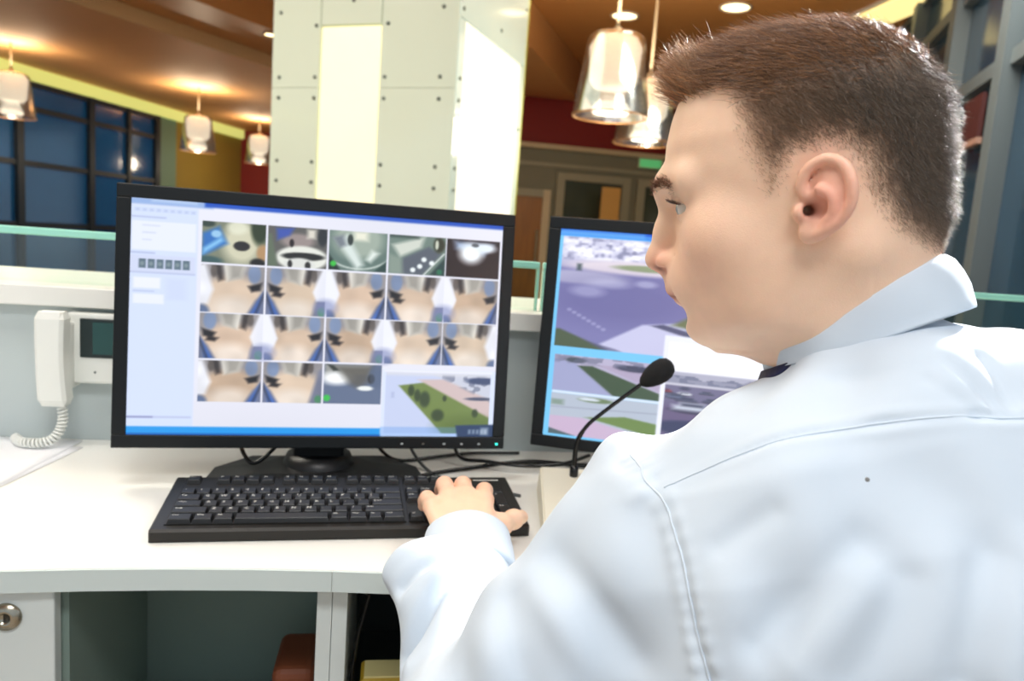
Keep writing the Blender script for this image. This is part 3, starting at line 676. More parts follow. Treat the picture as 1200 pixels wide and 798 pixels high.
def tileC(a):
    U, V = uvgrid(a); blend(a, np.ones(U.shape), (96, 118, 112)); blend(a, e_ell(U, V, 0.5, 0.2, 0.44, 0.5, 0.5), (158, 172, 160)); blend(a, e_poly(U, V, [(0.10, 0.20), (0.30, 0.10), (0.60, 0.84), (0.48, 0.96)], 0.12), (214, 226, 222)); blend(a, e_poly(U, V, [(0.06, 0.18), (0.24, 0.10), (0.30, 0.36), (0.18, 0.44)], 0.1) * 0.8, (96, 104, 116)); blend(a, e_box(U, V, 0.42, 0.0, 0.66, 0.22, 0.12), (232, 232, 214)); blend(a, e_poly(U, V, [(0.74, 0.46), (0.86, 0.52), (0.72, 0.76), (0.64, 0.70)], 0.1), (222, 232, 226)); blend(a, e_ell(U, V, 0.36, 0.22, 0.05, 0.14, 0.4), (50, 60, 58))
    blend(a, soft(np.abs(np.sqrt((U - 0.5) ** 2 + (V - 0.25) ** 2 * 0.9) - 0.66) - 0.015, 0.04) * (V > 0.4), (216, 226, 220)); blend(a, e_poly(U, V, [(0.0, 0.6), (0.14, 0.86), (0.20, 1.0), (0.0, 1.0)], 0.05), (30, 46, 42)); blend(a, e_ell(U, V, 0.08, 0.84, 0.05, 0.07, 0.5), (60, 190, 70)); blend(a, e_poly(U, V, [(1.0, 0.7), (0.78, 1.0), (1.0, 1.0)], 0.05), (44, 70, 66))
def tileD(a):
    U, V = uvgrid(a); blend(a, np.ones(U.shape), (110, 130, 122)); blend(a, e_poly(U, V, [(0.06, 0.26), (0.62, 0.02), (0.56, 0.30), (0.20, 0.56)], 0.1), (206, 212, 202)); blend(a, e_poly(U, V, [(0.24, 0.60), (0.70, 0.26), (0.92, 0.44), (0.60, 1.0), (0.2, 1.0)], 0.08), (88, 96, 108))
    for x, y in ((0.55, 0.78), (0.43, 0.88), (0.62, 0.60), (0.76, 0.68)): blend(a, e_ell(U, V, x, y, 0.045, 0.06, 0.6), (236, 244, 246))
    blend(a, soft(np.abs((U - 0.62) * 0.9 + (V - 1.0) * 0.55) - 0.012, 0.03) * (V > 0.4), (226, 232, 230)); blend(a, e_poly(U, V, [(1.0, 0.5), (0.72, 1.0), (1.0, 1.0)], 0.05), (40, 66, 66)); blend(a, e_ell(U, V, 0.88, 0.2, 0.1, 0.2, 0.5), (50, 54, 40)); blend(a, e_ell(U, V, 0.84, 0.2, 0.03, 0.12, 0.4), (200, 206, 190)); blend(a, e_box(U, V, 0, 0, 0.5, 0.06, 0.1), (50, 66, 62)); blend(a, e_poly(U, V, [(0.0, 0.5), (0.22, 0.6), (0.26, 1.0), (0.0, 1.0)], 0.1), (134, 150, 140)); blend(a, e_ell(U, V, 0.90, 0.9, 0.05, 0.07, 0.5) * 0.7, (40, 130, 90))
def tileE(a):
    U, V = uvgrid(a); blend(a, np.ones(U.shape), (36, 26, 28)); blend(a, e_poly(U, V, [(0.14, 0.06), (0.96, 0.10), (0.92, 0.46), (0.70, 0.40), (0.58, 0.62), (0.38, 0.86), (0.22, 0.60)], 0.14), (150, 170, 200)); blend(a, e_ell(U, V, 0.46, 0.36, 0.22, 0.26, 0.8), (244, 250, 255)); blend(a, e_ell(U, V, 0.72, 0.20, 0.20, 0.12, 0.8), (230, 240, 250)); blend(a, e_ell(U, V, 0.53, 0.14, 0.07, 0.05, 0.5), (90, 96, 104))
def tileF(a):
    U, V = uvgrid(a); blend(a, np.ones(U.shape), (98, 112, 140)); blend(a, e_poly(U, V, [(0.0, 0.0), (1.0, 0.0), (1.0, 0.2), (0.74, 0.24), (0.60, 0.66), (0.0, 0.50)], 0.1), (150, 152, 150)); blend(a, e_ell(U, V, 0.22, 0.36, 0.26, 0.16, 0.8), (244, 246, 248)); blend(a, e_poly(U, V, [(0.20, 0.06), (0.84, 0.04), (0.76, 0.44), (0.60, 0.60), (0.44, 0.5)], 0.16) * 0.85, (92, 90, 84)); blend(a, e_ell(U, V, 0.72, 0.6, 0.14, 0.06, 0.5), (236, 240, 240)); blend(a, e_ell(U, V, 0.82, 0.36, 0.06, 0.12, 0.5), (36, 36, 34)); blend(a, e_poly(U, V, [(0.04, 0.0), (0.16, 0.04), (0.26, 0.16), (0.16, 0.18)], 0.04), (50, 56, 52)); blend(a, e_ell(U, V, 0.06, 0.86, 0.06, 0.08, 0.5), (60, 190, 80)); blend(a, e_ell(U, V, 0.9, 0.3, 0.12, 0.3, 0.5) * 0.6, (84, 100, 128))
def street(a):
    U, V = uvgrid(a); blend(a, np.ones(U.shape), (196, 206, 236)); blend(a, e_poly(U, V, [(0.12, 0.22), (0.46, 0.14), (1.1, 0.80), (1.1, 1.1), (0.60, 1.1)], 0.02), (112, 132, 70)); blend(a, e_poly(U, V, [(0.30, 0.12), (0.60, 0.10), (1.1, 0.46), (1.1, 0.82)], 0.03), (206, 186, 186)); blend(a, e_poly(U, V, [(0.4, 0.0), (1.1, 0.02), (1.1, 0.5)], 0.04), (200, 204, 220))
    n1 = vnoise(U, V, 16, 12, 5); blend(a, (n1 > 0.55) * e_poly(U, V, [(0.45, 0.02), (1.0, 0.04), (1.0, 0.46)], 0.05) * 0.7, (110, 116, 140)); blend(a, e_ell(U, V, 0.92, 0.12, 0.16, 0.06, 0.5), (64, 76, 112)); blend(a, e_ell(U, V, 0.9, 0.42, 0.14, 0.03, 0.5), (80, 86, 110)); blend(a, e_box(U, V, 0, 0, 1, 0.05, 0.06), (214, 216, 226))
    for x, y, rx, ry in ((0.24, 0.30, 0.03, 0.09), (0.30, 0.38, 0.03, 0.1), (0.37, 0.44, 0.05, 0.13), (0.50, 0.70, 0.06, 0.10), (0.56, 0.42, 0.02, 0.05), (0.86, 0.66, 0.03, 0.07)): blend(a, e_ell(U, V, x, y, rx, ry, 0.5) * 0.9, (50, 66, 42))
    blend(a, e_ell(U, V, 0.8, 0.9, 0.3, 0.2, 0.8) * 0.35, (70, 90, 44)); blend(a, e_box(U, V, 0.06, 0.33, 0.08, 0.42, 0.03) * 0.6, (150, 160, 200))
W1, H1 = 400, 250
def sub(a, u0, v0, u1, v1): h_, w_ = a.shape[:2]; return a[int(round(v0 * h_)):int(round(v1 * h_)), int(round(u0 * w_)):int(round(u1 * w_))]
def paint1():
    a = canvas(W1, H1, (232, 233, 246)); U, V = uvgrid(a)
    a *= (1 - 0.05 * vnoise(U, V, 3, 3, 2))[..., None]
    blend(a, e_box(U, V, -0.1, 0.03, 0.165, 0.965, 0.004), (209, 221, 248)); blend(a, e_box(U, V, -0.1, 0.0, 0.20, 0.026, 0.01), (150, 178, 226)); blend(a, e_box(U, V, 0.18, -0.01, 1.1, 0.020, 0.008), (36, 84, 190)); blend(a, e_box(U, V, 0.05, 0.004, 0.16, 0.012, 0.01) * 0.5, (220, 234, 250))
    for i in range(9): blend(a, e_box(U, V, 0.012 + 0.017 * i, 0.043, 0.020 + 0.017 * i, 0.053, 0.01) * 0.45, (140, 156, 200))
    blend(a, e_box(U, V, 0.0, 0.075, 0.085, 0.080, 0.006) * 0.6, (150, 160, 200)); blend(a, e_box(U, V, 0.004, 0.095, 0.16, 0.215, 0.006) * 0.7, (236, 239, 250)); blend(a, e_box(U, V, 0.0, 0.224, 0.06, 0.230, 0.006) * 0.6, (150, 160, 200)); blend(a, e_box(U, V, 0.0, 0.236, 0.16, 0.305, 0.006), (206, 214, 240))
    for i in range(3): blend(a, e_box(U, V, 0.03, 0.11 + 0.03 * i, 0.07 - 0.01 * i, 0.114 + 0.03 * i, 0.008) * 0.35, (150, 160, 190))
    for i in range(6): blend(a, e_box(U, V, 0.022 + 0.0215 * i, 0.252, 0.039 + 0.0215 * i, 0.291, 0.004), (92, 112, 126)); blend(a, e_ell(U, V, 0.030 + 0.0215 * i, 0.272, 0.005, 0.009, 0.6) * 0.6, (150, 166, 170))
    blend(a, e_box(U, V, 0.0, 0.306, 0.16, 0.312, 0.006) * 0.7, (168, 176, 210)); blend(a, e_box(U, V, 0.01, 0.33, 0.075, 0.375, 0.006), (232, 236, 250)); blend(a, e_box(U, V, 0.01, 0.385, 0.06, 0.39, 0.006) * 0.6, (160, 170, 205)); blend(a, e_box(U, V, 0.01, 0.40, 0.085, 0.44, 0.006), (230, 235, 250)); blend(a, e_box(U, V, 0.09, 0.33, 0.14, 0.42, 0.02) * 0.4, (196, 206, 236))
    blend(a, e_box(U, V, 0.0, 0.918, 0.065, 0.926, 0.005), (140, 146, 190)); blend(a, e_box(U, V, 0.065, 0.918, 0.16, 0.926, 0.005) * 0.6, (170, 178, 214))
    us = [0.172, 0.340, 0.502, 0.667, 0.834, 0.995]; vs = [0.072, 0.257, 0.466, 0.668, 0.856]; g = 0.0035
    cols = [(214, 186, 160), (200, 170, 142), (222, 196, 170), (212, 188, 162), (216, 186, 160)]
    special = {(0, 0): tileA, (0, 1): tileB, (0, 2): tileC, (0, 3): tileD, (0, 4): tileE, (3, 2): tileF}
    for r in range(4):
        for c in range(5):
            if r == 3 and c > 2: continue
            s_ = sub(a, us[c] + g * 0.5, vs[r] + 0.003, us[c + 1] - g * 0.5, vs[r + 1] - 0.004)
            if (r, c) in special: special[(r, c)](s_)
            else: lobby(s_, r * 7 + c * 3 + 1, (r + c) % 2 == 0, cols[(r * 2 + c) % 5], (r + c) % 2 == 1 or c == 4, 1)
    # white wedges shared by neighbouring pictures
    for (u, r) in ((0.502, 1), (0.834, 1), (0.340, 2), (0.667, 2)):
        v0, v1 = vs[r], vs[r + 1]; blend(a, e_poly(U, V, [(u - 0.012, v0), (u + 0.012, v0), (u + 0.036, v0 + 0.10), (u + 0.026, v0 + 0.14), (u - 0.026, v0 + 0.14), (u - 0.036, v0 + 0.10)], 0.008) * 0.92, (236, 238, 248)); blend(a, e_ell(U, V, u, v0 + 0.165, 0.03, 0.035, 0.8) * 0.6, (120, 130, 180))
    blend(a, e_box(U, V, 0.668, 0.688, 1.02, 1.1, 0.003), (214, 224, 248)); street(sub(a, 0.677, 0.70, 0.985, 0.985)); blend(a, e_box(U, V, 0.672, 0.69, 0.99, 0.702, 0.006), (230, 232, 244))
    blend(a, e_box(U, V, -0.1, 0.962, 0.667, 1.1, 0.006), (30, 152, 232)); blend(a, e_box(U, V, -0.1, 0.99, 0.667, 1.1, 0.006), (16, 100, 190)); blend(a, e_box(U, V, 0.667, 0.955, 0.90, 1.1, 0.006) * 0.35, (90, 150, 230)); blend(a, e_poly(U, V, [(0.885, 0.945), (1.1, 0.935), (1.1, 1.1), (0.905, 1.1)], 0.006), (40, 62, 98))
    for i in range(5): blend(a, e_box(U, V, 0.925 + 0.012 * i, 0.965, 0.932 + 0.012 * i, 0.985, 0.006) * 0.6, (190, 204, 220))
    blend(a, e_box(U, V, 0.962, 0.955, 0.985, 0.99, 0.01) * 0.6, (190, 204, 220))
    return a
W2, H2 = 360, 225
def cars(a, U, V, n, seed, x0, y0, x1, y1, s0, s1, cols):
    r = np.random.default_rng(seed)
    for i in range(n):
        t = (i / max(n - 1, 1)); y = y0 + (y1 - y0) * t; x = x0 + (x1 - x0) * r.random(); s = s0 + (s1 - s0) * t; c = cols[r.integers(len(cols))]
        blend(a, e_ell(U, V, x, y + s * 0.5, s * 1.25, s * 0.4, 0.4) * 0.8, (52, 52, 74)); blend(a, e_box(U, V, x - s, y - s * 0.1, x + s, y + s * 0.45, s * 0.5), c); blend(a, e_box(U, V, x - s * 0.65, y - s * 0.55, x + s * 0.65, y, s * 0.4), [k * 0.9 for k in c]); blend(a, e_box(U, V, x - s * 0.55, y - s * 0.4, x + s * 0.55, y - s * 0.08, s * 0.25), (62, 66, 92))
def pic_square(a):
    U, V = uvgrid(a); blend(a, np.ones(U.shape), (126, 124, 176)); blend(a, e_box(U, V, -0.1, -0.1, 1.1, 0.24, 0.1), (206, 206, 232)); n1 = vnoise(U, V, 22, 26, 8); n3 = vnoise(U, V, 60, 50, 9); blend(a, np.clip((n1 + 0.7 * n3 - 0.85) * 3, 0, 1) * e_box(U, V, 0, 0.0, 1, 0.20, 0.05) * 0.6, (104, 106, 140)); blend(a, np.clip((0.5 - n1 * 0.7 - n3 * 0.3) * 4, 0, 1) * e_box(U, V, 0, 0.0, 1, 0.2, 0.05), (250, 250, 255))
    blend(a, e_ell(U, V, 0.40, 0.25, 0.38, 0.06, 0.5), (224, 214, 226)); blend(a, e_ell(U, V, 0.42, 0.245, 0.16, 0.028, 0.5), (146, 158, 124)); blend(a, e_ell(U, V, 0.10, 0.36, 0.22, 0.06, 0.5) * 0.7, (206, 204, 226)); blend(a, e_box(U, V, 0.08, 0.24, 0.10, 0.30, 0.02), (66, 84, 86))
    blend(a, e_ell(U, V, 0.30, 0.55, 0.4, 0.22, 0.9) * 0.35, (90, 86, 140)); blend(a, e_ell(U, V, 0.14, 0.48, 0.08, 0.05, 0.8) * 0.5, (190, 190, 226)); blend(a, e_ell(U, V, 0.24, 0.40, 0.10, 0.04, 0.8) * 0.5, (196, 196, 228)); blend(a, e_ell(U, V, 0.42, 0.38, 0.05, 0.03, 0.8) * 0.5, (206, 206, 236))
    for i in range(8): blend(a, e_ell(U, V, 0.06 + 0.025 * i, 0.66 + 0.022 * i, 0.012, 0.014, 0.6) * 0.4, (200, 200, 236))
    blend(a, e_poly(U, V, [(0.22, 0.95), (0.42, 0.74), (1.0, 0.60), (1.1, 1.1), (0.35, 1.1)], 0.02), (200, 200, 232)); blend(a, e_poly(U, V, [(0.56, 0.72), (0.80, 0.46), (0.98, 0.40), (0.92, 0.52), (0.70, 0.76)], 0.03), (108, 116, 82)); blend(a, e_poly(U, V, [(0.46, 0.74), (0.52, 0.72), (0.70, 0.79), (0.67, 0.83)], 0.015), (84, 84, 116)); blend(a, e_poly(U, V, [(-0.1, 0.86), (0.02, 0.84), (0.26, 0.99), (0.1, 1.1), (-0.1, 1.1)], 0.02), (78, 92, 70)); blend(a, e_poly(U, V, [(0.02, 0.82), (0.30, 0.98), (0.50, 1.05), (0.26, 1.02)], 0.015) * 0.7, (90, 90, 124))
    blend(a, e_poly(U, V, [(0.60, 0.28), (0.64, 0.26), (0.80, 0.34), (0.80, 0.40), (0.62, 0.36)], 0.02), (40, 36, 70)); cars(a, U, V, 4, 3, 0.45, 0.10, 0.95, 0.22, 0.04, 0.05, [(120, 124, 160), (220, 222, 240)])
def pic_lawn(a):
    U, V = uvgrid(a); blend(a, np.ones(U.shape), (184, 178, 206)); blend(a, e_poly(U, V, [(-0.1, 0.1), (0.20, 0.18), (0.62, 1.1), (-0.1, 1.1)], 0.03), (160, 164, 202)); blend(a, e_poly(U, V, [(0.22, 0.26), (0.36, 0.24), (1.1, 0.90), (1.1, 1.1), (0.62, 1.1)], 0.03), (64, 84, 62)); blend(a, e_poly(U, V, [(0.4, 0.2), (1.1, 0.1), (1.1, 0.86)], 0.03), (176, 164, 192)); blend(a, e_ell(U, V, 0.75, 0.20, 0.18, 0.09, 0.4), (70, 72, 96)); blend(a, e_ell(U, V, 0.20, 0.12, 0.10, 0.08, 0.5), (76, 84, 96)); blend(a, (vnoise(U, V, 14, 12, 4) > 0.55) * e_box(U, V, 0, 0, 1, 0.2, 0.1) * 0.6, (100, 104, 130))
def pic_path(a):
    U, V = uvgrid(a); blend(a, np.ones(U.shape), (180, 190, 206)); blend(a, e_poly(U, V, [(0.34, 0.52), (0.70, 0.40), (1.1, 0.52), (1.1, 0.85)], 0.03), (110, 136, 76)); blend(a, e_poly(U, V, [(-0.1, 0.56), (0.30, 0.54), (1.1, 0.92), (1.1, 1.1), (0.1, 1.1)], 0.03), (200, 178, 206)); blend(a, e_poly(U, V, [(-0.1, 0.80), (0.3, 1.02), (-0.1, 1.1)], 0.02), (84, 104, 110)); blend(a, e_ell(U, V, 0.42, 0.09, 0.16, 0.06, 0.4), (110, 130, 96)); blend(a, e_ell(U, V, 0.36, 0.08, 0.10, 0.035, 0.4), (210, 220, 230)); blend(a, e_box(U, V, 0.0, 0.15, 0.12, 0.28, 0.05) * 0.6, (104, 130, 104)); blend(a, soft(np.abs(V - 0.34 + 0.1 * U) - 0.01, 0.03) * 0.5, (120, 124, 150))
def pic_lot(a):
    U, V = uvgrid(a); V = V * 1.18 + 0.06; blend(a, np.ones(U.shape), (248, 248, 254)); blend(a, e_box(U, V, -0.1, 0.38, 1.1, 0.52, 0.02), (176, 176, 196)); n1 = vnoise(U, V, 40, 30, 12); hgt = 0.40 + 0.06 * vnoise(U, V * 0, 24, 1, 6)
    blend(a, ((V > hgt) & (V < 0.50)) * (0.45 + 0.4 * (n1 > 0.45)), (110, 114, 140)); blend(a, e_box(U, V, 0.56, 0.46, 0.78, 0.52, 0.02) * 0.8, (70, 100, 146)); blend(a, e_box(U, V, 0.78, 0.43, 1.0, 0.52, 0.02), (150, 104, 100)); blend(a, e_ell(U, V, 0.92, 0.54, 0.16, 0.05, 0.5), (70, 74, 70))
    blend(a, e_box(U, V, -0.1, 0.53, 1.1, 1.1, 0.02), (112, 108, 140)); blend(a, e_box(U, V, -0.1, 0.74, 1.1, 1.1, 0.08), (104, 92, 128))
    cars(a, U, V, 16, 21, 0.0, 0.545, 1.0, 0.60, 0.022, 0.03, [(210, 216, 232), (90, 94, 120), (150, 60, 70), (180, 186, 206), (236, 240, 250)]); cars(a, U, V, 12, 22, 0.0, 0.61, 1.0, 0.68, 0.03, 0.042, [(236, 240, 250), (80, 84, 112), (110, 120, 150), (60, 62, 84)])
    for x, y, s, c in ((0.13, 0.76, 0.085, (206, 214, 230)), (0.36, 0.755, 0.085, (240, 244, 252)), (0.60, 0.78, 0.075, (120, 142, 180)), (0.80, 0.76, 0.07, (90, 96, 124))): cars(a, U, V, 1, 1, x, y, x, y, s, s, [c])
    blend(a, e_box(U, V, 0.49, 0.78, 0.505, 0.86, 0.012), (230, 230, 244)); blend(a, e_ell(U, V, 0.18, 1.0, 0.22, 0.09, 0.3), (56, 62, 96))
def paint2():
    a = canvas(W2, H2, (120, 200, 246)); U, V = uvgrid(a)
    pic_square(sub(a, 0.012, 0.035, 0.62, 0.56)); pic_path(sub(a, 0.62, 0.035, 0.99, 0.56)); blend(a, e_box(U, V, 0.616, 0.03, 0.624, 0.57, 0.004), (120, 206, 250))
    pic_lawn(sub(a, 0.018, 0.60, 0.34, 0.775)); pic_path(sub(a, 0.018, 0.785, 0.34, 0.985)); blend(a, e_box(U, V, 0.018, 0.775, 0.34, 0.785, 0.003), (226, 232, 246))
    blend(a, e_box(U, V, 0.336, 0.46, 1.1, 1.1, 0.004), (236, 238, 252)); pic_lot(sub(a, 0.350, 0.49, 0.995, 0.985)); blend(a, e_box(U, V, -0.1, -0.1, 1.1, 0.016, 0.006), (30, 96, 216)); blend(a, e_box(U, V, -0.1, 0.016, 1.1, 0.032, 0.006), (56, 140, 238)); blend(a, e_box(U, V, 0, 0.004, 0.25, 0.028, 0.01) * 0.6, (110, 180, 244))
    return a
def to_lin(a): a = np.clip(a, 0, 1); return np.where(a <= 0.04045, a / 12.92, ((a + 0.055) / 1.055) ** 2.4)
def picture_mesh(a, w_, h_, M):
    n, m = a.shape[:2]; u = (np.arange(m) / (m - 1) - 0.5) * w_; v = (0.5 - np.arange(n) / (n - 1)) * h_
    V = np.zeros((n, m, 3)); V[..., 0] = u[None, :]; V[..., 1] = v[:, None]; V = V.reshape(-1, 3)
    M = np.array(M); V = V @ M[:3, :3].T + M[:3, 3]
    i = np.arange(n * m).reshape(n, m); F = np.stack([i[1:, :-1], i[1:, 1:], i[:-1, 1:], i[:-1, :-1]], -1).reshape(-1, 4)
    return np_mesh(V, F, False, to_lin(a).reshape(-1, 3))

MW, MH, BZ = 0.556, 0.362, 0.0185
M_frame = mat('monitor_frame', (13, 17, 19), 0.4, spec=0.35, bump=0.1, bscale=1200)
def monitor(label, x, y, zb, yaw, tilt, picture, strength, base_shift):
    t = thing('monitor', label, 'monitor', (x, y, DZ), -yaw, 'desktop monitors')
    c, s = math.cos(tilt), math.sin(tilt)
    M = frame_M((0, s * MH / 2, zb - DZ + c * MH / 2), (1, 0, 0), (0, s, c))      # centre of the front face
    bm = bmesh.new(); th = 0.022
    for cx, cy, sx, sy in ((0, MH / 2 - BZ / 2, MW, BZ), (0, -MH / 2 + BZ / 2, MW, BZ), (-MW / 2 + BZ / 2, 0, BZ, MH - 2 * BZ), (MW / 2 - BZ / 2, 0, BZ, MH - 2 * BZ)):
        add_box(bm, (cx, cy, -th / 2), (sx, sy, th), 0.0015, 2, M)
    obj('bezel', bm_mesh(bm), M_frame, t)
    obj('screen', picture_mesh(picture, MW - 2 * BZ, MH - 2 * BZ, M @ Matrix.Translation((0, 0, -0.003))), screen_mat('screen_picture', strength), t)
    bm = bmesh.new(); add_box(bm, (0, 0, -th - 0.004), (MW - 0.01, MH - 0.01, 0.012), 0.004, 2, M); add_box(bm, (0, 0, -th - 0.02), (MW * 0.62, MH * 0.66, 0.034), 0.012, 2, M)
    obj('back_cover', bm_mesh(bm), M_frame, t)
    for i, bx in enumerate((0.120, 0.152, 0.184, 0.211, 0.238)):
        obj('button', box((bx, -MH / 2 + 0.0075, 0.0004), (0.0038, 0.0026, 0.0012), 0.0004, 1, M), mat('button_pale', (190, 196, 196), 0.4) if i != 1 else mat('button_dim', (110, 104, 96), 0.4), t)
    obj('power_led', box((0.266, -MH / 2 + 0.0075, 0.0004), (0.0042, 0.0034, 0.0014), 0.0008, 1, M), mat('led_teal', (60, 220, 200), 0.4, emit=(60, 230, 205), es=1.5), t)
    ny = 0.062
    obj('stand_neck', box2((-0.038, ny - 0.018, 0.012), (0.038, ny + 0.018, 0.25), 0.006), M_frame, t)
    obj('neck_hinge', lathe([(0, -0.03), (0.03, -0.03), (0.034, -0.024), (0.034, 0.024), (0.03, 0.03), (0, 0.03)], 20, M=Matrix.Translation((0, ny, 0.235)) @ Matrix.Rotation(math.pi / 2, 4, 'Y')), M_frame, t)
    b0 = base_shift
    pts = [(-0.165 + b0, -0.03), (-0.150 + b0, -0.042), (0.150 + b0, -0.042), (0.165 + b0, -0.03), (0.155 + b0, 0.06), (0.105 + b0, 0.122), (-0.105 + b0, 0.122), (-0.155 + b0, 0.06)]
    bm = bmesh.new(); lo = [bm.verts.new((px, py, 0.0)) for px, py in pts]; hi = [bm.verts.new((px * 0.97, py * 0.95, 0.009)) for px, py in pts]; top = [bm.verts.new((px * 0.55, 0.05 + (py - 0.05) * 0.5, 0.016)) for px, py in pts]
    for A, B in ((lo, hi), (hi, top)):
        for i in range(8): bm.faces.new((A[i], A[(i + 1) % 8], B[(i + 1) % 8], B[i]))
    bm.faces.new(lo[::-1]); bm.faces.new(top); obj('stand_base', bm_mesh(bm), M_black, t)
    obj('neck_collar', lathe([(0.0, 0.026), (0.048, 0.026), (0.052, 0.016), (0.054, 0.010)], 24, M=Matrix.Translation((0, ny, 0.004))), M_black, t)
    return t
monitor('wide black monitor showing a grid of surveillance pictures, behind the keyboard', -0.0907, 1.0856, 0.805, -0.0846, 0.0829, paint1(), 1.0, 0.0)
monitor('black monitor showing parking lot cameras, partly hidden by the man', 0.4896, 1.025, 0.808, 0.378, 0.0636, paint2(), 1.0, 0.0)

# ---- keyboard
KB = thing('keyboard', 'black full-size computer keyboard under the typing hand', 'keyboard', (-0.0343, 0.8859, DZ), 0.0617)
KW, KD, KH0, KH1 = 0.455, 0.156, 0.016, 0.028
M_kb = mat('keyboard_case', (26, 24, 21), 0.36, spec=0.4, bump=0.12, bscale=1500)
M_key = mat('key_cap', (24, 24, 25), 0.36, spec=0.4, bump=0.06, bscale=1500)
M_leg = mat('key_legend', (240, 240, 232), 0.6)
def kz(y): return KH0 + (KH1 - KH0) * y / KD
ang = math.atan2(KH1 - KH0, KD)
bm = bmesh.new()
pr = [(0.001, 0.0005), (0.0, 0.004), (0.0, KH0 - 0.003), (0.003, KH0), (KD - 0.003, KH1), (KD, KH1 - 0.003), (KD, 0.0005)]
L_ = []; 
for x, sh in ((-KW / 2, 0.003), (-KW / 2 + 0.002, 0), (KW / 2 - 0.002, 0), (KW / 2, 0.003)):
    L_.append([bm.verts.new((x, min(max(y, sh * 0.6), KD - sh * 0.6), max(z - (sh * 0.5 if z > 0.01 else 0), 0.0005))) for y, z in pr])
for i in range(3):
    for k in range(len(pr)): bm.faces.new((L_[i][k], L_[i][(k + 1) % len(pr)], L_[i + 1][(k + 1) % len(pr)], L_[i + 1][k]))
bm.faces.new(L_[0]); bm.faces.new(L_[3][::-1])
obj('case', bm_mesh(bm), M_kb, KB)
# recessed-looking well plate, slightly below the case rim
for (x0, x1, y0, y1) in ((-0.2135, 0.0705, 0.0125, 0.1475), (0.0730, 0.1305, 0.0125, 0.1475), (0.1335, 0.2125, 0.0125, 0.1165)):
    obj('key_well', box(((x0 + x1) / 2, 0, 0.0), (x1 - x0, y1 - y0, 0.0012), 0, 1, Matrix.Translation((0, (y0 + y1) / 2, kz((y0 + y1) / 2) + 0.0003)) @ Matrix.Rotation(ang, 4, 'X')), mat('key_well', (14, 14, 14), 0.5), KB)
P_ = 0.0187; RD = 0.0186
KEYMESH = {}
def keymesh(wu, du=1.0):
    k = (round(wu, 2), round(du, 2))
    if k in KEYMESH: return KEYMESH[k]
    sx, sy = wu * P_ - 0.0009, du * RD - 0.0009; tx, ty = sx - 0.0045, sy - 0.0045; h = 0.0056
    V = [(-sx / 2, -sy / 2, 0), (sx / 2, -sy / 2, 0), (sx / 2, sy / 2, 0), (-sx / 2, sy / 2, 0)]
    for (a, b, z) in ((tx / 2 + 0.0006, ty / 2 + 0.0006, h - 0.0009), (tx / 2, ty / 2, h - 0.0002)):
        V += [(-a, -b + 0.0005, z), (a, -b + 0.0005, z), (a, b + 0.0005, z), (-a, b + 0.0005, z)]
    F = [(3, 2, 1, 0)]
    for r in range(2): F += [(r * 4 + i, r * 4 + (i + 1) % 4, r * 4 + 4 + (i + 1) % 4, r * 4 + 4 + i) for i in range(4)]
    F.append((8, 9, 10, 11)); KEYMESH[k] = mesh(V, F); return KEYMESH[k]
TXT = {}
def textmesh(s, size):
    k = (s, size)
    if k in TXT: return TXT[k]
    cu = bpy.data.curves.new('t', 'FONT'); cu.body = s; cu.size = size; cu.align_x = 'LEFT'; cu.align_y = 'TOP'; cu.resolution_u = 1
    o = bpy.data.objects.new('t', cu); COL.objects.link(o); dg = bpy.context.evaluated_depsgraph_get(); dg.update()
    me = bpy.data.meshes.new_from_object(o.evaluated_get(dg)); bpy.data.objects.remove(o); bpy.data.curves.remove(cu)
    me.materials.clear(); TXT[k] = me; return me
def key(x, row_y, wu, text, du=1.0):
    y = row_y; M = Matrix.Translation((x, y, kz(y) + 0.0008)) @ Matrix.Rotation(ang, 4, 'X')
    o = obj('key', keymesh(wu, du), M_key, KB); o.matrix_basis = M
    if text:
        one = len(text) == 1
        sz = 0.0074 if one else 0.0046
        l = obj('legend', textmesh(text, sz), M_leg, o)
        l.location = (-wu * P_ / 2 + 0.0042, du * RD / 2 - 0.0030, 0.0056)
X0 = -0.2115; rows = [0.0225 + i * RD for i in range(5)]; fy = 0.1375
def lay(y, x, items):
    for it in items:
        if isinstance(it, (int, float)): x += it * P_; continue
        wu, tx = it; key(x + wu * P_ / 2, y, wu, tx); x += wu * P_
one = lambda s: [(1, c) for c in s]
lay(fy, X0, [(1, 'Esc'), 1] + [(1, 'F%d' % i) for i in (1, 2, 3, 4)] + [0.5] + [(1, 'F%d' % i) for i in (5, 6, 7, 8)] + [0.5] + [(1, 'F%d' % i) for i in (9, 10, 11, 12)])
lay(rows[4], X0, one('`1234567890-=') + [(2, '<-')])
lay(rows[3], X0, [(1.5, 'Tab')] + one('QWERTYUIOP[]') + [(1.5, '\\')])
lay(rows[2], X0, [(1.75, 'Caps')] + one("ASDFGHJKL;'") + [(2.25, 'Enter')])
lay(rows[1], X0, [(2.25, 'Shift')] + one('ZXCVBNM,./') + [(2.75, 'Shift')])
lay(rows[0], X0, [(1.5, 'Ctrl'), (1.25, 'Win'), (1.25, 'Alt'), (6, ''), (1.25, 'Alt'), (1.25, 'Win'), (1.0, 'Fn'), (1.5, 'Ctrl')])
NX = 0.0737
lay(fy, NX, [(1, 'PrSc'), (1, 'ScLk'), (1, 'Paus')])
lay(rows[4], NX, [(1, 'Ins'), (1, 'Home'), (1, 'PgUp')]); lay(rows[3], NX, [(1, 'Del'), (1, 'End'), (1, 'PgDn')])
lay(rows[1], NX + P_, [(1, '^')]); lay(rows[0], NX, [(1, '<'), (1, 'v'), (1, '>')])
NP = 0.1355
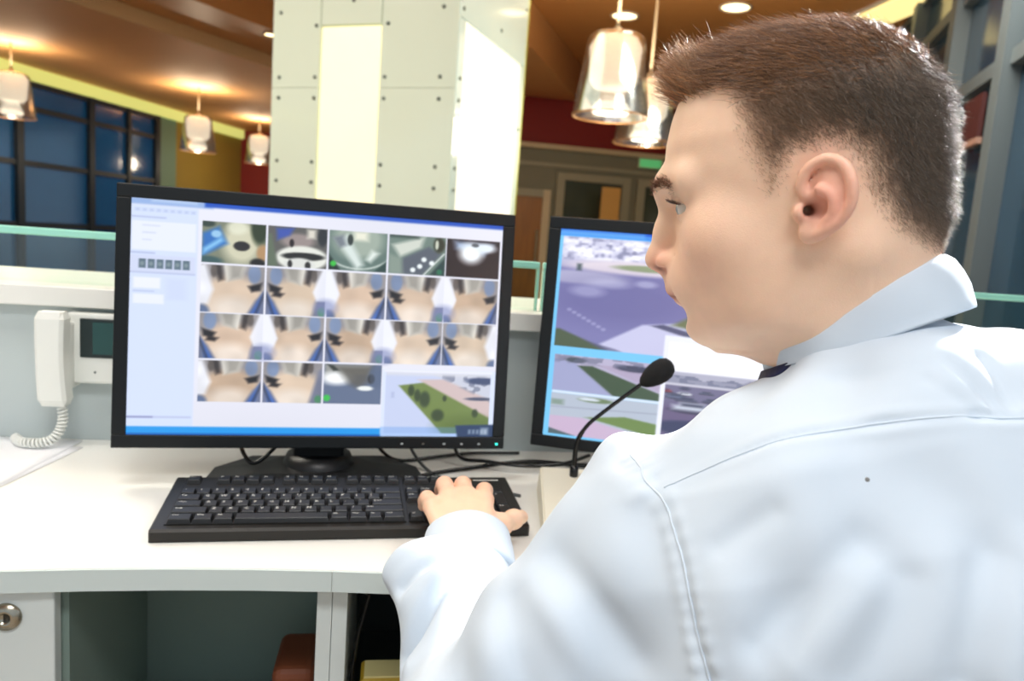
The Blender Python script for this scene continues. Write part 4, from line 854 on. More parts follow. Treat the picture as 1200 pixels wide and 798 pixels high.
lay(rows[4], NP, [(1, 'Num'), (1, '/'), (1, '*'), (1, '-')]); lay(rows[3], NP, one('789')); lay(rows[2], NP, one('456')); lay(rows[1], NP, one('123')); lay(rows[0], NP, [(2, '0'), (1, '.')])
key(NP + 3.5 * P_, (rows[3] + rows[2]) / 2, 1, '+', 2.0); key(NP + 3.5 * P_, (rows[1] + rows[0]) / 2, 1, 'Ent', 2.0)
# status strip: orange mark and a pale printed line
o = obj('badge', box((0.172, 0, 0), (0.004, 0.003, 0.0004), 0, 1, Matrix.Translation((0, 0.142, kz(0.142) + 0.0004)) @ Matrix.Rotation(ang, 4, 'X')), mat('badge_orange', (236, 150, 60), 0.5), KB)
for i in range(9): obj('status_mark', box((0.178 + i * 0.0042, 0, 0), (0.0032 if i % 3 else 0.0036, 0.0022, 0.0004), 0, 1, Matrix.Translation((0, 0.142, kz(0.142) + 0.0004)) @ Matrix.Rotation(ang, 4, 'X')), M_leg, KB)

# ---- desktop microphone on a pale base
mic = thing('desk_microphone', 'black gooseneck microphone on a cream desk base', 'microphone', (0.268, 0.972, DZ), -0.16)
M_cream = mat('cream_plastic', (240, 236, 214), 0.45)
bm = bmesh.new(); bw, bd = 0.095, 0.21
V = [(-bw / 2, -bd / 2, 0.0), (bw / 2, -bd / 2, 0), (bw / 2, bd / 2, 0), (-bw / 2, bd / 2, 0), (-bw / 2 + 0.003, -bd / 2 + 0.003, 0.016), (bw / 2 - 0.003, -bd / 2 + 0.003, 0.016), (bw / 2 - 0.003, bd / 2 - 0.003, 0.038), (-bw / 2 + 0.003, bd / 2 - 0.003, 0.038)]
vs = [bm.verts.new(v) for v in V]
for f in ((3, 2, 1, 0), (4, 5, 6, 7), (0, 1, 5, 4), (1, 2, 6, 5), (2, 3, 7, 6), (3, 0, 4, 7)): bm.faces.new([vs[i] for i in f])
bmesh.ops.bevel(bm, geom=list(bm.edges), offset=0.002, segments=2, affect='EDGES'); obj('base', bm_mesh(bm), M_cream, mic)
obj('talk_button', box((0, 0, 0.0015), (0.03, 0.02, 0.003), 0.001, 1, Matrix.Translation((0.0, -0.06, 0.0205)) @ Matrix.Rotation(0.098, 4, 'X')), mat('talk_grey', (170, 172, 168), 0.5), mic)
MP = [(0.2845, 1.045, 0.780), (0.2845, 1.045, 0.7955), (0.2835, 1.043, 0.8251), (0.2864, 1.038, 0.8475), (0.2961, 1.028, 0.8698), (0.3121, 1.018, 0.8895), (0.3353, 1.002, 0.9167), (0.3570, 0.986, 0.9420)]
pa = catmull(MP, 8)
obj('gooseneck', tube(pa, np.interp(np.linspace(0, 1, len(pa)), [0, 0.1, 0.45, 0.5, 1], [0.0042, 0.0038, 0.0036, 0.0030, 0.0030]), 10), M_black2, mic, True)
obj('neck_socket', lathe([(0, 0.014), (0.0055, 0.013), (0.0065, 0.008), (0.0065, -0.004)], 18, M=Matrix.Translation((0.2845, 1.045, 0.788))), M_black2, mic, True)
dirv = Vector((0.036, -0.02, 0.036)).normalized(); q = dirv.to_track_quat('Z', 'Y').to_matrix().to_4x4()
obj('foam_windscreen', lathe([(0.0045, -0.002), (0.0085, 0.002), (0.0125, 0.010), (0.0158, 0.020), (0.0168, 0.030), (0.0155, 0.040), (0.0110, 0.0475), (0.005, 0.0505), (0.0, 0.051)], 28, M=Matrix.Translation((0.3565, 0.9863, 0.9415)) @ q), mat('foam_black', (14, 14, 15), 0.95, bump=0.6, bscale=900), mic, True)

# ---- cables behind the keyboard
Zc = 0.7535
cable([(0.060, 1.125, Zc), (0.10, 1.15, Zc), (0.15, 1.175, Zc), (0.20, 1.20, Zc), (0.26, 1.215, Zc), (0.34, 1.20, Zc), (0.45, 1.19, Zc)], 0.0034, 'thick black cable running right from the stand base of the gridded monitor')
cable([(0.115, 1.23, 0.79), (0.13, 1.20, 0.762), (0.17, 1.185, 0.7610), (0.23, 1.165, Zc + 0.0075), (0.30, 1.18, Zc + 0.0075), (0.36, 1.23, 0.762)], 0.0032, 'black cable dropping behind the lower right corner of the gridded monitor')
cable([(0.035, 1.24, 0.80), (0.05, 1.20, 0.77), (0.075, 1.155, 0.7525), (0.11, 1.10, 0.7525), (0.155, 1.075, 0.7525), (0.206, 1.045, 0.7525)], 0.0026, 'thin grey-black keyboard cable passing beside the microphone base', mat('cable_grey', (70, 76, 78), 0.4))
cable([(-0.215, 1.16, 0.808), (-0.208, 1.135, 0.786), (-0.190, 1.115, 0.772), (-0.172, 1.12, 0.780), (-0.145, 1.145, 0.808)], 0.0032, 'short black cable looping below the left half of the gridded monitor')
cable([(-0.02, 1.24, 0.79), (0.0, 1.215, 0.765), (0.03, 1.20, 0.7545), (0.09, 1.225, 0.7545), (0.15, 1.25, 0.7545), (0.24, 1.26, 0.7545)], 0.0028, 'thin dark cable lying close to the grey counter panel')
# ================================================================== THE SEATED MAN
def rotm(yaw, pitch, roll):
    y, p, r = [math.radians(v) for v in (yaw, pitch, roll)]
    Rz = np.array([[math.cos(y), -math.sin(y), 0], [math.sin(y), math.cos(y), 0], [0, 0, 1]]); Ry = np.array([[math.cos(p), 0, math.sin(p)], [0, 1, 0], [-math.sin(p), 0, math.cos(p)]]); Rx = np.array([[1, 0, 0], [0, math.cos(r), -math.sin(r)], [0, math.sin(r), math.cos(r)]])
    return Rz @ Ry @ Rx
HR = rotm(148, 8, -3); HO = np.array([0.307, 0.535, 1.165])      # head: x forward, y to his left, z up
toH = lambda p: HR.T @ (np.array(p) - HO)
TF = np.array([0.139, 0.990, 0.0]); L0 = np.array([-0.990, 0.139, 0.0])    # torso forward / left
TL = np.array([-0.94, 0.13, -0.30]); TL /= np.linalg.norm(TL)                 # shoulder line, left side lower
NECK = np.array([0.352, 0.520, 1.095]); HIP = np.array([0.50, 0.335, 0.53])
SH = np.array([0.207, 0.545, 0.912]); EL = np.array([0.075, 0.530, 0.705]); WR = np.array([0.100, 0.795, 0.789])
SHR = np.array([0.535, 0.505, 1.000]); ELR = np.array([0.66, 0.60, 0.79]); WRR = np.array([0.47, 0.83, 0.785])

man = thing('person', 'man in a light blue shirt, seated, typing and watching the monitors', 'person', (0.48, 0.36, 0.0))

# ---------------------------------------------------------------- head and neck
def smooth_table(zs, vals, n=240):
    zs = np.array(zs); o = np.argsort(zs); zz = np.linspace(zs[o][0], zs[o][-1], n); v = np.interp(zz, zs[o], np.array(vals)[o])
    k = np.hanning(15); k /= k.sum(); vp = np.concatenate([np.full(7, v[0]), v, np.full(7, v[-1])]); return zz, np.convolve(vp, k, 'valid')
HT = [  # z, front, back, half width
    (0.1305, 0.006, -0.016, 0.010), (0.129, 0.026, -0.034, 0.026), (0.1255, 0.043, -0.048, 0.040), (0.119, 0.060, -0.062, 0.053), (0.108, 0.076, -0.077, 0.0645),
    (0.095, 0.0865, -0.0865, 0.0710), (0.076, 0.0945, -0.0945, 0.0755), (0.057, 0.0995, -0.0985, 0.0770), (0.037, 0.1020, -0.0995, 0.0762), (0.025, 0.1015, -0.0985, 0.0750),
    (0.010, 0.0970, -0.0950, 0.0728), (-0.010, 0.0945, -0.0900, 0.0705), (-0.030, 0.0960, -0.0800, 0.0690), (-0.044, 0.0970, -0.066, 0.0662), (-0.055, 0.0950, -0.050, 0.0632),
    (-0.066, 0.0920, -0.035, 0.0598), (-0.080, 0.0880, -0.018, 0.0540), (-0.090, 0.0830, -0.002, 0.0440), (-0.0975, 0.0740, 0.016, 0.0340), (-0.1025, 0.0600, 0.034, 0.0190)]
hz = [r[0] for r in HT]
_, TFt = smooth_table(hz, [r[1] for r in HT]); _, TBt = smooth_table(hz, [r[2] for r in HT]); HZ, TWt = smooth_table(hz, [r[3] for r in HT])
def skull(X, Y, Z):
    z = Z[0, 0, :]; xf = np.interp(z, HZ, TFt); xb = np.interp(z, HZ, TBt); wd = np.interp(z, HZ, TWt)
    c = np.interp(z, [-0.11, -0.06, 0.0, 0.05, 0.13], [0.046, 0.022, 0.002, -0.008, -0.008]); c = np.clip(c, xb + 0.006, xf - 0.006)
    p = np.interp(z, [-0.1, 0.0, 0.06, 0.13], [2.0, 2.05, 2.25, 2.1]).astype(np.float32)[None, None, :]
    xf, xb, wd, c = [a.astype(np.float32)[None, None, :] for a in (xf, xb, wd, c)]
    dx = X - c; a = np.where(dx > 0, xf - c, c - xb); rho = ((np.abs(dx) / a) ** p + (np.abs(Y) / wd) ** p + 1e-9) ** (1 / p)
    d = (rho - 1) * np.minimum(np.minimum(a, wd), 0.07) * 0.9
    zt, zb = 0.1300, -0.1025
    return np.maximum(d, np.maximum(Z - zt, zb - Z))
g = SDF((-0.135, -0.125, -0.20), (0.140, 0.125, 0.150), 0.0016)
g.put(skull, (-0.13, -0.115, -0.115), (0.13, 0.115, 0.145))
for s in (-1, 1):
    g.ell((0.052, s * 0.0435, -0.014), (0.026, 0.024, 0.026), 0.022)                     # cheekbones
    g.ell((0.012, s * 0.047, -0.055), (0.030, 0.0115, 0.026), 0.020)                    # jaw corners
    g.cone((0.0955, s * 0.010, 0.027), (0.076, s * 0.046, 0.029), 0.0092, 0.0070, 0.016)   # brow
g.ell((0.0965, 0, 0.027), (0.0130, 0.016, 0.014), 0.012)
g.ell((0.0745, 0, -0.046), (0.0300, 0.034, 0.026), 0.016)                               # around the mouth
g.ell((0.0690, 0, -0.086), (0.0195, 0.023, 0.0165), 0.018)                                # chin
for s in (-1, 1): g.ell((0.1035, s * 0.0325, 0.0085), (0.0170, 0.0175, 0.0105), 0.012, 's')    # eye sockets
g.chain([(0.0965, 0, 0.014), (0.1030, 0, -0.006), (0.1085, 0, -0.022)], [0.0095, 0.0090, 0.0102], 0.010)
g.ell((0.1108, 0, -0.0290), (0.0118, 0.0112, 0.0098), 0.006)
for s in (-1, 1): g.ell((0.0990, s * 0.0132, -0.0312), (0.0118, 0.0078, 0.0082), 0.004)
g.cone((0.105, 0, -0.036), (0.100, 0, -0.044), 0.006, 0.006, 0.007)
for s in (-1, 1):
    g.cone((0.1145, s * 0.0085, -0.0392), (0.1050, s * 0.0170, -0.0380), 0.0032, 0.0038, 0.0015, 's')   # nostrils
    g.cone((0.0905, s * 0.0210, -0.0280), (0.0925, s * 0.0190, -0.0390), 0.0016, 0.0014, 0.005, 's')      # wing crease
# lips
g.chain([(0.0850, -0.024, -0.0575), (0.0955, -0.010, -0.0545), (0.0990, 0, -0.0545), (0.0955, 0.010, -0.0545), (0.0850, 0.024, -0.0575)], [0.003, 0.0048, 0.0052, 0.0048, 0.003], 0.006)
g.chain([(0.0840, -0.023, -0.0600), (0.0905, -0.010, -0.0640), (0.0945, 0, -0.0650), (0.0915, 0.010, -0.0645), (0.0840, 0.023, -0.0605)], [0.003, 0.0056, 0.0060, 0.0056, 0.003], 0.004)
g.chain([(0.0880, -0.026, -0.0590), (0.0990, -0.010, -0.0590), (0.1030, 0, -0.0588), (0.0990, 0.010, -0.0590), (0.0880, 0.026, -0.0590)], [0.0016, 0.0019, 0.0019, 0.0019, 0.0016], 0.002, 's')
g.ell((0.0985, 0, -0.0745), (0.010, 0.022, 0.0060), 0.012, 's')
# eyelids
EYE = [np.array((0.0765, s * 0.0320, 0.0105)) for s in (1, -1)]
for e in EYE:
    s = 1 if e[1] > 0 else -1
    g.ell(e, (0.0140,) * 3, 0.004)
    g.ell(e + np.array((0.0095, s * 0.0035, -0.0006)), (0.0150, 0.0135, 0.0045), 0.0012, 's')
    g.chain([e + np.array((0.0125, -s * 0.010, 0.0052)), e + np.array((0.0140, 0, 0.0068)), e + np.array((0.0090, s * 0.0115, 0.0042))], [0.0016, 0.0019, 0.0016], 0.003)
# ears
for s in (-1, 1):
    Y = lambda p: (p[0], s * p[1], p[2])
    g.cone(Y((-0.012, 0.064, 0.004)), Y((-0.019, 0.078, 0.006)), 0.015, 0.011, 0.008)
    Re = np.array([[0.955, 0, -0.296], [0, 1, 0], [0.296, 0, 0.955]])
    Ry_ = np.array([[0.94, 0.342 * s, 0], [-0.342 * s, 0.94, 0], [0, 0, 1]])
    g.ell(Y((-0.0185, 0.0815, 0.0065)), (0.0155, 0.0058, 0.0240), 0.004, 'u', Ry_ @ Re)
    g.ell(Y((-0.0065, 0.0770, -0.0145)), (0.0075, 0.0052, 0.0085), 0.004)                 # lobe
    g.ell(Y((-0.0120, 0.0895, -0.0005)), (0.0085, 0.0105, 0.0105), 0.003, 's')                # concha
    g.chain([Y(p) for p in ((-0.0085, 0.0850, 0.0150), (-0.0110, 0.0880, 0.0235), (-0.0190, 0.0905, 0.0225))], [0.0042, 0.0040, 0.0026], 0.003, 's')
    g.chain([Y(p) for p in ((-0.0205, 0.0910, 0.0240), (-0.0275, 0.0930, 0.0150), (-0.0270, 0.0930, 0.0030), (-0.0200, 0.0900, -0.0070))], [0.0020, 0.0024, 0.0022, 0.0012], 0.0025, 's')
    hp = [(-0.0115, 0.0800, 0.0060), (-0.0035, 0.0780, 0.0110), (-0.0030, 0.0790, 0.0200), (-0.0085, 0.0815, 0.0280), (-0.0185, 0.0850, 0.0315), (-0.0280, 0.0880, 0.0265), (-0.0325, 0.0905, 0.0150), (-0.0320, 0.0900, 0.0030), (-0.0265, 0.0870, -0.0070), (-0.0185, 0.0835, -0.0130), (-0.0100, 0.0790, -0.0170)]
    hq = catmull(hp, 4); g.chain([Y(p) for p in hq], list(np.interp(np.linspace(0, 10, len(hq)), range(11), [0.0026, 0.0034, 0.0036, 0.0036, 0.0038, 0.0038, 0.0038, 0.0036, 0.0036, 0.0042, 0.0048])), 0.0012)
    aq = catmull([(-0.0125, 0.0850, 0.0135), (-0.0195, 0.0872, 0.0085), (-0.0212, 0.0866, -0.0015), (-0.0150, 0.0832, -0.0105)], 4); g.chain([Y(p) for p in aq], [0.0028] * len(aq), 0.0018)
    g.ell(Y((-0.0010, 0.0765, -0.0015)), (0.0050, 0.0062, 0.0060), 0.004)                    # tragus
    g.cone(Y((-0.0075, 0.0860, -0.0010)), Y((-0.0045, 0.0660, 0.0005)), 0.0042, 0.0030, 0.002, 's')   # canal
# neck
nk = toH(NECK); nb = toH(NECK - np.array([0, 0, 0.075]) - TF * 0.012)
g.cone((-0.034, 0, -0.010), nk, 0.054, 0.0515, 0.030)
g.cone(nk, nb, 0.0515, 0.056, 0.03)
for s in (-1, 1):
    g.cone((-0.036, s * 0.052, -0.030), toH(NECK + TF * 0.036 + TL * s * 0.020 + np.array([0, 0, -0.045])), 0.014, 0.010, 0.018)
g.cone((0.030, 0, -0.086), toH(NECK + TF * 0.036 + np.array([0, 0, -0.03])), 0.020, 0.016, 0.030)
Vh, Fh = g.surface(); Vh = relax(Vh, Fh, 2, 0.4); Nh = normals(Vh, Fh)

# hair region in head coordinates: 0 = skin, 1 = full hair
SIDE = [(0.0435, 0.087), (0.0440, 0.067), (0.0405, 0.049), (0.0330, 0.031), (0.0215, 0.010), (0.0120, 0.008), (0.0060, 0.022), (-0.003, 0.034), (-0.022, 0.0385), (-0.0365, 0.028), (-0.0400, 0.010), (-0.0450, 0.002), (-0.0540, -0.013), (-0.0690, -0.027), (-0.0860, -0.037), (-0.130, -0.045), (-0.130, 0.20), (0.0435, 0.20)]
def poly_sd(x, z, P):
    d = np.full(x.shape, 9.0); ins = np.zeros(x.shape, bool); n = len(P)
    for i in range(n):
        (x0, z0), (x1, z1) = P[i], P[(i + 1) % n]; ex, ez = x1 - x0, z1 - z0
        t = np.clip(((x - x0) * ex + (z - z0) * ez) / (ex * ex + ez * ez), 0, 1); d = np.minimum(d, np.hypot(x - x0 - t * ex, z - z0 - t * ez))
        c = ((z0 > z) != (z1 > z)) & (x < ex * (z - z0) / (ez + 1e-12) + x0); ins ^= c
    return np.where(ins, d, -d)
def hair_depth(P):
    """distance inside the hairline (negative = bare skin)"""
    x, y, z = P[:, 0], np.abs(P[:, 1]), P[:, 2]
    side = poly_sd(x, z, SIDE)
    front = np.minimum(z - 0.088 + 0.10 * np.clip(y - 0.02, 0, 1) * 0, 0.0885 - 0.60 * np.clip(y - 0.030, 0, 1) - x + 0.10 * np.clip(z - 0.09, 0, 1))
    return np.maximum(side, front)
def body_colors(P, N):
    n = len(P); x, y, z = P[:, 0], np.abs(P[:, 1]), P[:, 2]
    base = np.array(s2l(246, 208, 180)[:3]); C = np.tile(base, (n, 1))
    def mixc(m, c): C[:] = C * (1 - m[:, None]) + m[:, None] * np.array(s2l(*c)[:3])
    bl = lambda c, r: np.exp(-(((x - c[0]) / r) ** 2 + ((y - c[1]) / r) ** 2 + ((z - c[2]) / r) ** 2))
    mixc(0.28 * bl((0.07, 0.05, -0.03), 0.035), (236, 168, 142)); mixc(0.7 * bl((0.108, 0.010, -0.033), 0.013), (224, 144, 122))
    mixc(0.75 * np.exp(-(((x + 0.018) / 0.024) ** 2 + ((z - 0.006) / 0.034) ** 2)) * sstep(0.072, 0.078, y), (232, 158, 138))
    mixc(0.9 * np.exp(-(((x + 0.008) / 0.005) ** 2 + ((z - 0.0) / 0.008) ** 2)) * sstep(0.064, 0.072, y) * (1 - sstep(0.080, 0.086, y)), (120, 50, 36))  # shade of the ear canal put into the skin colour
    lip = np.exp(-((z + 0.0592) / 0.0062) ** 2) * (x > 0.082) * (y < 0.026); mixc(0.75 * np.clip(lip, 0, 1), (200, 118, 104)); mixc(0.8 * np.exp(-((z + 0.0589) / 0.0016) ** 2) * (x > 0.080) * (y < 0.026), (120, 56, 48))  # lip red, then a dark line painting the shade of the mouth slit
    lid = np.exp(-(((x - 0.088) / 0.010) ** 2 + ((y - 0.032) / 0.014) ** 2 + ((z - 0.0105) / 0.006) ** 2)); mixc(0.5 * lid, (196, 130, 112))
    mixc(0.22 * sstep(0.00, 0.05, x) * sstep(-0.045, -0.075, z) , (214, 172, 146))          # faint beard shadow
    mixc(0.9 * np.exp(-(((x - 0.1095) / 0.006) ** 2 + ((y - 0.0105) / 0.004) ** 2 + ((z + 0.0365) / 0.0030) ** 2)), (96, 40, 30))  # shade inside the nostrils, painted dark
    hd = hair_depth(P); h = sstep(-0.002, 0.022, hd); top = sstep(0.060, 0.095, z)
    sk = np.array(s2l(178, 142, 114)[:3]); tp = np.array(s2l(74, 48, 30)[:3])
    hc = sk * (1 - top[:, None]) + tp * top[:, None]; bk = sstep(-0.035, -0.075, x)[:, None]; hc = hc * (1 - bk) + np.array(s2l(104, 88, 74)[:3]) * bk
    onear = (y > 0.0735) & (x < 0.004) & (x > -0.04) & (z < 0.036); h = np.where(onear, 0, h)
    C[:] = C * (1 - 0.85 * h[:, None]) + 0.85 * h[:, None] * hc
    return C
Ch = body_colors(Vh, Nh)
Vhw = Vh @ HR.T + HO

# ---------------------------------------------------------------- hands and forearms
def hand(gr, wr, mcps, tips, th, fore, s):
    """mcps: four knuckles little..index; tips: list of (pip, dip, tip); th: thumb points"""
    gr.cone(fore, wr, 0.036, 0.026, 0.01, flat=((0, 0, 1), 0.8))
    pw = np.mean(mcps, 0)
    for i, m in enumerate(mcps):
        w0 = wr + (m - pw) * 0.55 + (pw - wr) * 0.10
        gr.cone(w0, m - np.array([0, 0, 0.001]), 0.0165, 0.0118, 0.012, flat=((0, 0.1, 1), 0.85))
        gr.ell(m + np.array([0, 0, 0.001]), (0.0105,) * 3, 0.006)
        p, d, t = tips[i]; r = (0.0086, 0.0098, 0.0100, 0.0100)[i]
        gr.chain([m, p, d, t], [r + 0.0012, r + 0.0004, r - 0.0008, r - 0.0018], 0.004)
    gr.chain(th, [0.0150, 0.0125, 0.0105, 0.0090], 0.010)
v3 = lambda *a: np.array(a, float)
gl = SDF((0.02, 0.60, 0.725), (0.21, 0.98, 0.86), 0.0014)
Lm = [v3(0.064, 0.862, 0.803), v3(0.0840, 0.874, 0.811), v3(0.1050, 0.878, 0.813), v3(0.1265, 0.872, 0.809)]
Lt = [(v3(0.058, 0.888, 0.804), v3(0.056, 0.903, 0.795), v3(0.055, 0.909, 0.786)),
      (v3(0.080, 0.908, 0.815), v3(0.079, 0.929, 0.801), v3(0.079, 0.936, 0.788)),
      (v3(0.104, 0.912, 0.814), v3(0.104, 0.934, 0.800), v3(0.104, 0.941, 0.788)),
      (v3(0.131, 0.904, 0.809), v3(0.134, 0.925, 0.798), v3(0.135, 0.932, 0.787))]
Lth = [v3(0.124, 0.825, 0.789), v3(0.145, 0.846, 0.787), v3(0.165, 0.870, 0.785), v3(0.178, 0.888, 0.781)]
hand(gl, WR + v3(0, 0.005, 0), Lm, Lt, Lth, WR + (EL - WR) * 0.55, 1)
Vl, Fl = gl.surface(); Vl = relax(Vl, Fl, 1, 0.4)
gr_ = SDF((0.36, 0.66, 0.735), (0.62, 1.02, 0.90), 0.0024)
dR = v3(-0.25, 0.95, 0); lR = v3(0.95, 0.25, 0)
Rm = [WRR + dR * (0.078 if 0 < k < 3 else 0.074) + lR * (0.030 - 0.020 * k) + v3(0, 0, 0.004) for k in range(4)]
Rt = [(m + dR * 0.036 + v3(0, 0, 0.004), m + dR * 0.055 + v3(0, 0, -0.007), m + dR * 0.066 + v3(0, 0, -0.024)) for m in Rm]
Rth = [WRR + dR * 0.03 - lR * 0.025, WRR + dR * 0.05 - lR * 0.042, WRR + dR * 0.072 - lR * 0.054, WRR + dR * 0.088 - lR * 0.060 + v3(0, 0, -0.006)]
hand(gr_, WRR, Rm, Rt, Rth, WRR + (ELR - WRR) * 0.4, -1)
Vr, Fr = gr_.surface()
# coarse trunk and arms hidden by the clothes, so that the body is whole
gt = SDF((-0.02, 0.12, 0.42), (0.80, 0.90, 1.13), 0.008)
gt.cone(HIP + v3(0, 0, 0.05), HIP + (NECK - HIP) * 0.75, 0.08, 0.085, 0.03); gt.cone(HIP + (NECK - HIP) * 0.72, NECK + v3(0, 0, -0.03), 0.075, 0.048, 0.03)
for a, b, c in ((SH, EL, WR), (SHR, ELR, WRR)):
    gt.cone(HIP + (NECK - HIP) * 0.80, a, 0.06, 0.045, 0.03); gt.cone(a, b, 0.042, 0.036, 0.02); gt.cone(b, b + (c - b) * 0.8, 0.036, 0.026, 0.02)
Vt, Ft = gt.surface()
def merge(parts):
    V = []; F = []; C = []; o = 0
    for v, f, c in parts: V.append(v); F.append(f + o); C.append(np.broadcast_to(c, (len(v), 3))); o += len(v)
    return np.concatenate(V), np.concatenate(F), np.concatenate(C)
skin0 = np.array(s2l(246, 206, 176)[:3])
Cl = np.tile(skin0, (len(Vl), 1)); kn = np.zeros(len(Vl))
for i in range(4):
    for p in (Lm[i], Lt[i][0], Lt[i][1], Lt[i][2]): kn = np.maximum(kn, np.exp(-(np.linalg.norm(Vl - p, axis=1) / 0.014) ** 2))
Cl = Cl * (1 - 0.35 * kn[:, None]) + 0.35 * kn[:, None] * np.array(s2l(222, 150, 124)[:3])
BV, BF, BC = merge([(Vhw, Fh, Ch), (Vl, Fl, Cl), (Vr, Fr, skin0), (Vt, Ft, skin0)])
M_skin = mat('skin', (234, 190, 160), 0.48, sss=0.22, attr='Col', noise=0.05, nscale=90, bump=0.18, bscale=900, spec=0.4)
obj('body', np_mesh(BV, BF, True, BC), M_skin, man, True)
# eyes
M_eye = bpy.data.materials.new('eyeball'); M_eye.use_nodes = True; nt = M_eye.node_tree; bs = nt.nodes['Principled BSDF']; bs.inputs['Roughness'].default_value = 0.12
at_ = nt.nodes.new('ShaderNodeAttribute'); at_.attribute_name = 'Col'; nt.links.new(at_.outputs['Color'], bs.inputs['Base Color'])
gaze = v3(0.985, 0.05, -0.10); gaze /= np.linalg.norm(gaze)
for e in EYE:
    n1, n2 = 24, 36; th_ = np.linspace(0, math.pi, n1); ph_ = np.linspace(0, 2 * math.pi, n2, endpoint=False)
    a_ = np.cross(gaze, (0, 0, 1)); a_ /= np.linalg.norm(a_); b_ = np.cross(gaze, a_)
    V = []; C = []
    for t_ in th_:
        for p_ in ph_:
            r = 0.0124 + 0.0006 * math.exp(-(t_ / 0.4) ** 2); V.append(e + r * (math.cos(t_) * gaze + math.sin(t_) * (math.cos(p_) * a_ + math.sin(p_) * b_)))
            C.append((0.01, 0.01, 0.01) if t_ < 0.20 else ((0.16, 0.22, 0.24) if t_ < 0.46 else (0.70, 0.66, 0.62)))
    F = np.array([(i * n2 + k, (i + 1) * n2 + k, (i + 1) * n2 + (k + 1) % n2, i * n2 + (k + 1) % n2) for i in range(n1 - 1) for k in range(n2)])
    obj('eye', np_mesh(np.array(V) @ HR.T + HO, F, True, np.array(C)), M_eye, man, True)

# ---------------------------------------------------------------- hair strands
def strands(roots, dirs, lens, bend, col, r0, seg=3):
    """tapered three-sided strands -> V,F,C"""
    n = len(roots); side = np.cross(dirs, RNG.normal(size=(n, 3))); side /= np.linalg.norm(side, axis=1)[:, None]; s2 = np.cross(dirs, side)
    V = np.zeros((n, seg + 1, 3, 3)); t = np.linspace(0, 1, seg + 1)
    for k in range(seg + 1):
        c = roots + dirs * (lens * t[k])[:, None] + bend * (lens * t[k] ** 2)[:, None]; r = r0 * (1 - 0.75 * t[k])
        for j in range(3): a = 2 * math.pi * j / 3; V[:, k, j] = c + r[:, None] * (math.cos(a) * side + math.sin(a) * s2)
    base = (np.arange(n) * (seg + 1) * 3)[:, None, None, None]; k = np.arange(seg)[None, :, None, None]; j = np.arange(3)[None, None, :, None]
    F = np.concatenate([base + k * 3 + j, base + k * 3 + (j + 1) % 3, base + (k + 1) * 3 + (j + 1) % 3, base + (k + 1) * 3 + j], -1).reshape(-1, 4)
    C = np.repeat(col, (seg + 1) * 3, axis=0); return V.reshape(-1, 3), F, C
tri = Fh; ctr_ = Vh[tri].mean(1); area = np.linalg.norm(np.cross(Vh[tri[:, 2]] - Vh[tri[:, 0]], Vh[tri[:, 3]] - Vh[tri[:, 1]]), axis=1); nrm_ = Nh[tri].mean(1)
def scatter(nn, w):
    p = area * w; p = p / p.sum(); i = RNG.choice(len(tri), nn, p=p); a = RNG.random((nn, 1)); b = RNG.random((nn, 1)); q = Vh[tri[i]]
    return (q[:, 0] * (1 - a) * (1 - b) + q[:, 1] * a * (1 - b) + q[:, 2] * a * b + q[:, 3] * (1 - a) * b), nrm_[i] / np.linalg.norm(nrm_[i], axis=1)[:, None]
hdc = hair_depth(ctr_); yc = np.abs(ctr_[:, 1])
earz = (yc > 0.0735) & (ctr_[:, 0] < 0.004) & (ctr_[:, 0] > -0.042) & (ctr_[:, 2] < 0.037)
fade_w = 0.012 + 0.022 * sstep(-0.03, 0.03, ctr_[:, 0]) * sstep(0.085, 0.06, ctr_[:, 2])
okh = np.where(earz, 0, sstep(0, 1, (hdc + 0.003) / fade_w)) * (ctr_[:, 2] > -0.05)
topw = sstep(0.070, 0.098, ctr_[:, 2])
R1, N1 = scatter(17000, okh * topw)
x, y, z = R1.T
fr = sstep(0.045, 0.088, x)                                   # front tuft
L1 = (0.013 + 0.010 * sstep(-0.05, 0.03, x) + 0.008 * fr) * (0.5 + 0.5 * RNG.random(len(x))) * (0.45 + 0.55 * sstep(0.080, 0.110, z))
clump = np.stack([np.sin(x * 420 + y * 160) , np.cos(y * 390 + x * 210), 0 * x], 1)
D1 = N1 * (0.55 + 0.5 * fr)[:, None] + np.stack([0.75 - 0.25 * fr, 0 * y, 0.25 + 0.5 * fr], 1) + 0.28 * clump + 0.16 * RNG.normal(size=R1.shape)
D1 /= np.linalg.norm(D1, axis=1)[:, None]
B1 = np.stack([0.30 + 0 * x, 0 * x, -0.25 + 0.35 * fr], 1) + 0.12 * RNG.normal(size=R1.shape)
def tint(c0, c1, n, lo=0.7, hi=1.25):
    a = RNG.random((n, 1)); return (np.array(s2l(*c0)[:3]) * (1 - a) + np.array(s2l(*c1)[:3]) * a) * (lo + (hi - lo) * RNG.random((n, 1)))
c1 = tint((84, 54, 34), (186, 132, 84), len(x), 0.6, 1.3)
c1 = c1 * (1 + 0.9 * fr[:, None])
S1 = strands(R1, D1, L1, B1, c1, np.full(len(x), 0.00021), 4)
R2, N2 = scatter(42000, okh * (1 - 0.8 * topw))
x, y, z = R2.T; dd = hair_depth(R2)
L2 = (0.0022 + 0.0050 * sstep(0.0, 0.035, dd) + 0.004 * sstep(0.04, 0.085, z)) * (0.6 + 0.7 * RNG.random(len(x)))
back = sstep(0.0, -0.06, x)
D2 = N2 * 0.38 + np.stack([-0.55 + 0.2 * back, 0 * y, -0.55 - 0.35 * back], 1) + 0.22 * RNG.normal(size=R2.shape); D2 /= np.linalg.norm(D2, axis=1)[:, None]
f2 = (sstep(0.045, -0.05, x) * (0.35 + 0.65 * sstep(0.0, 0.03, dd)))[:, None]
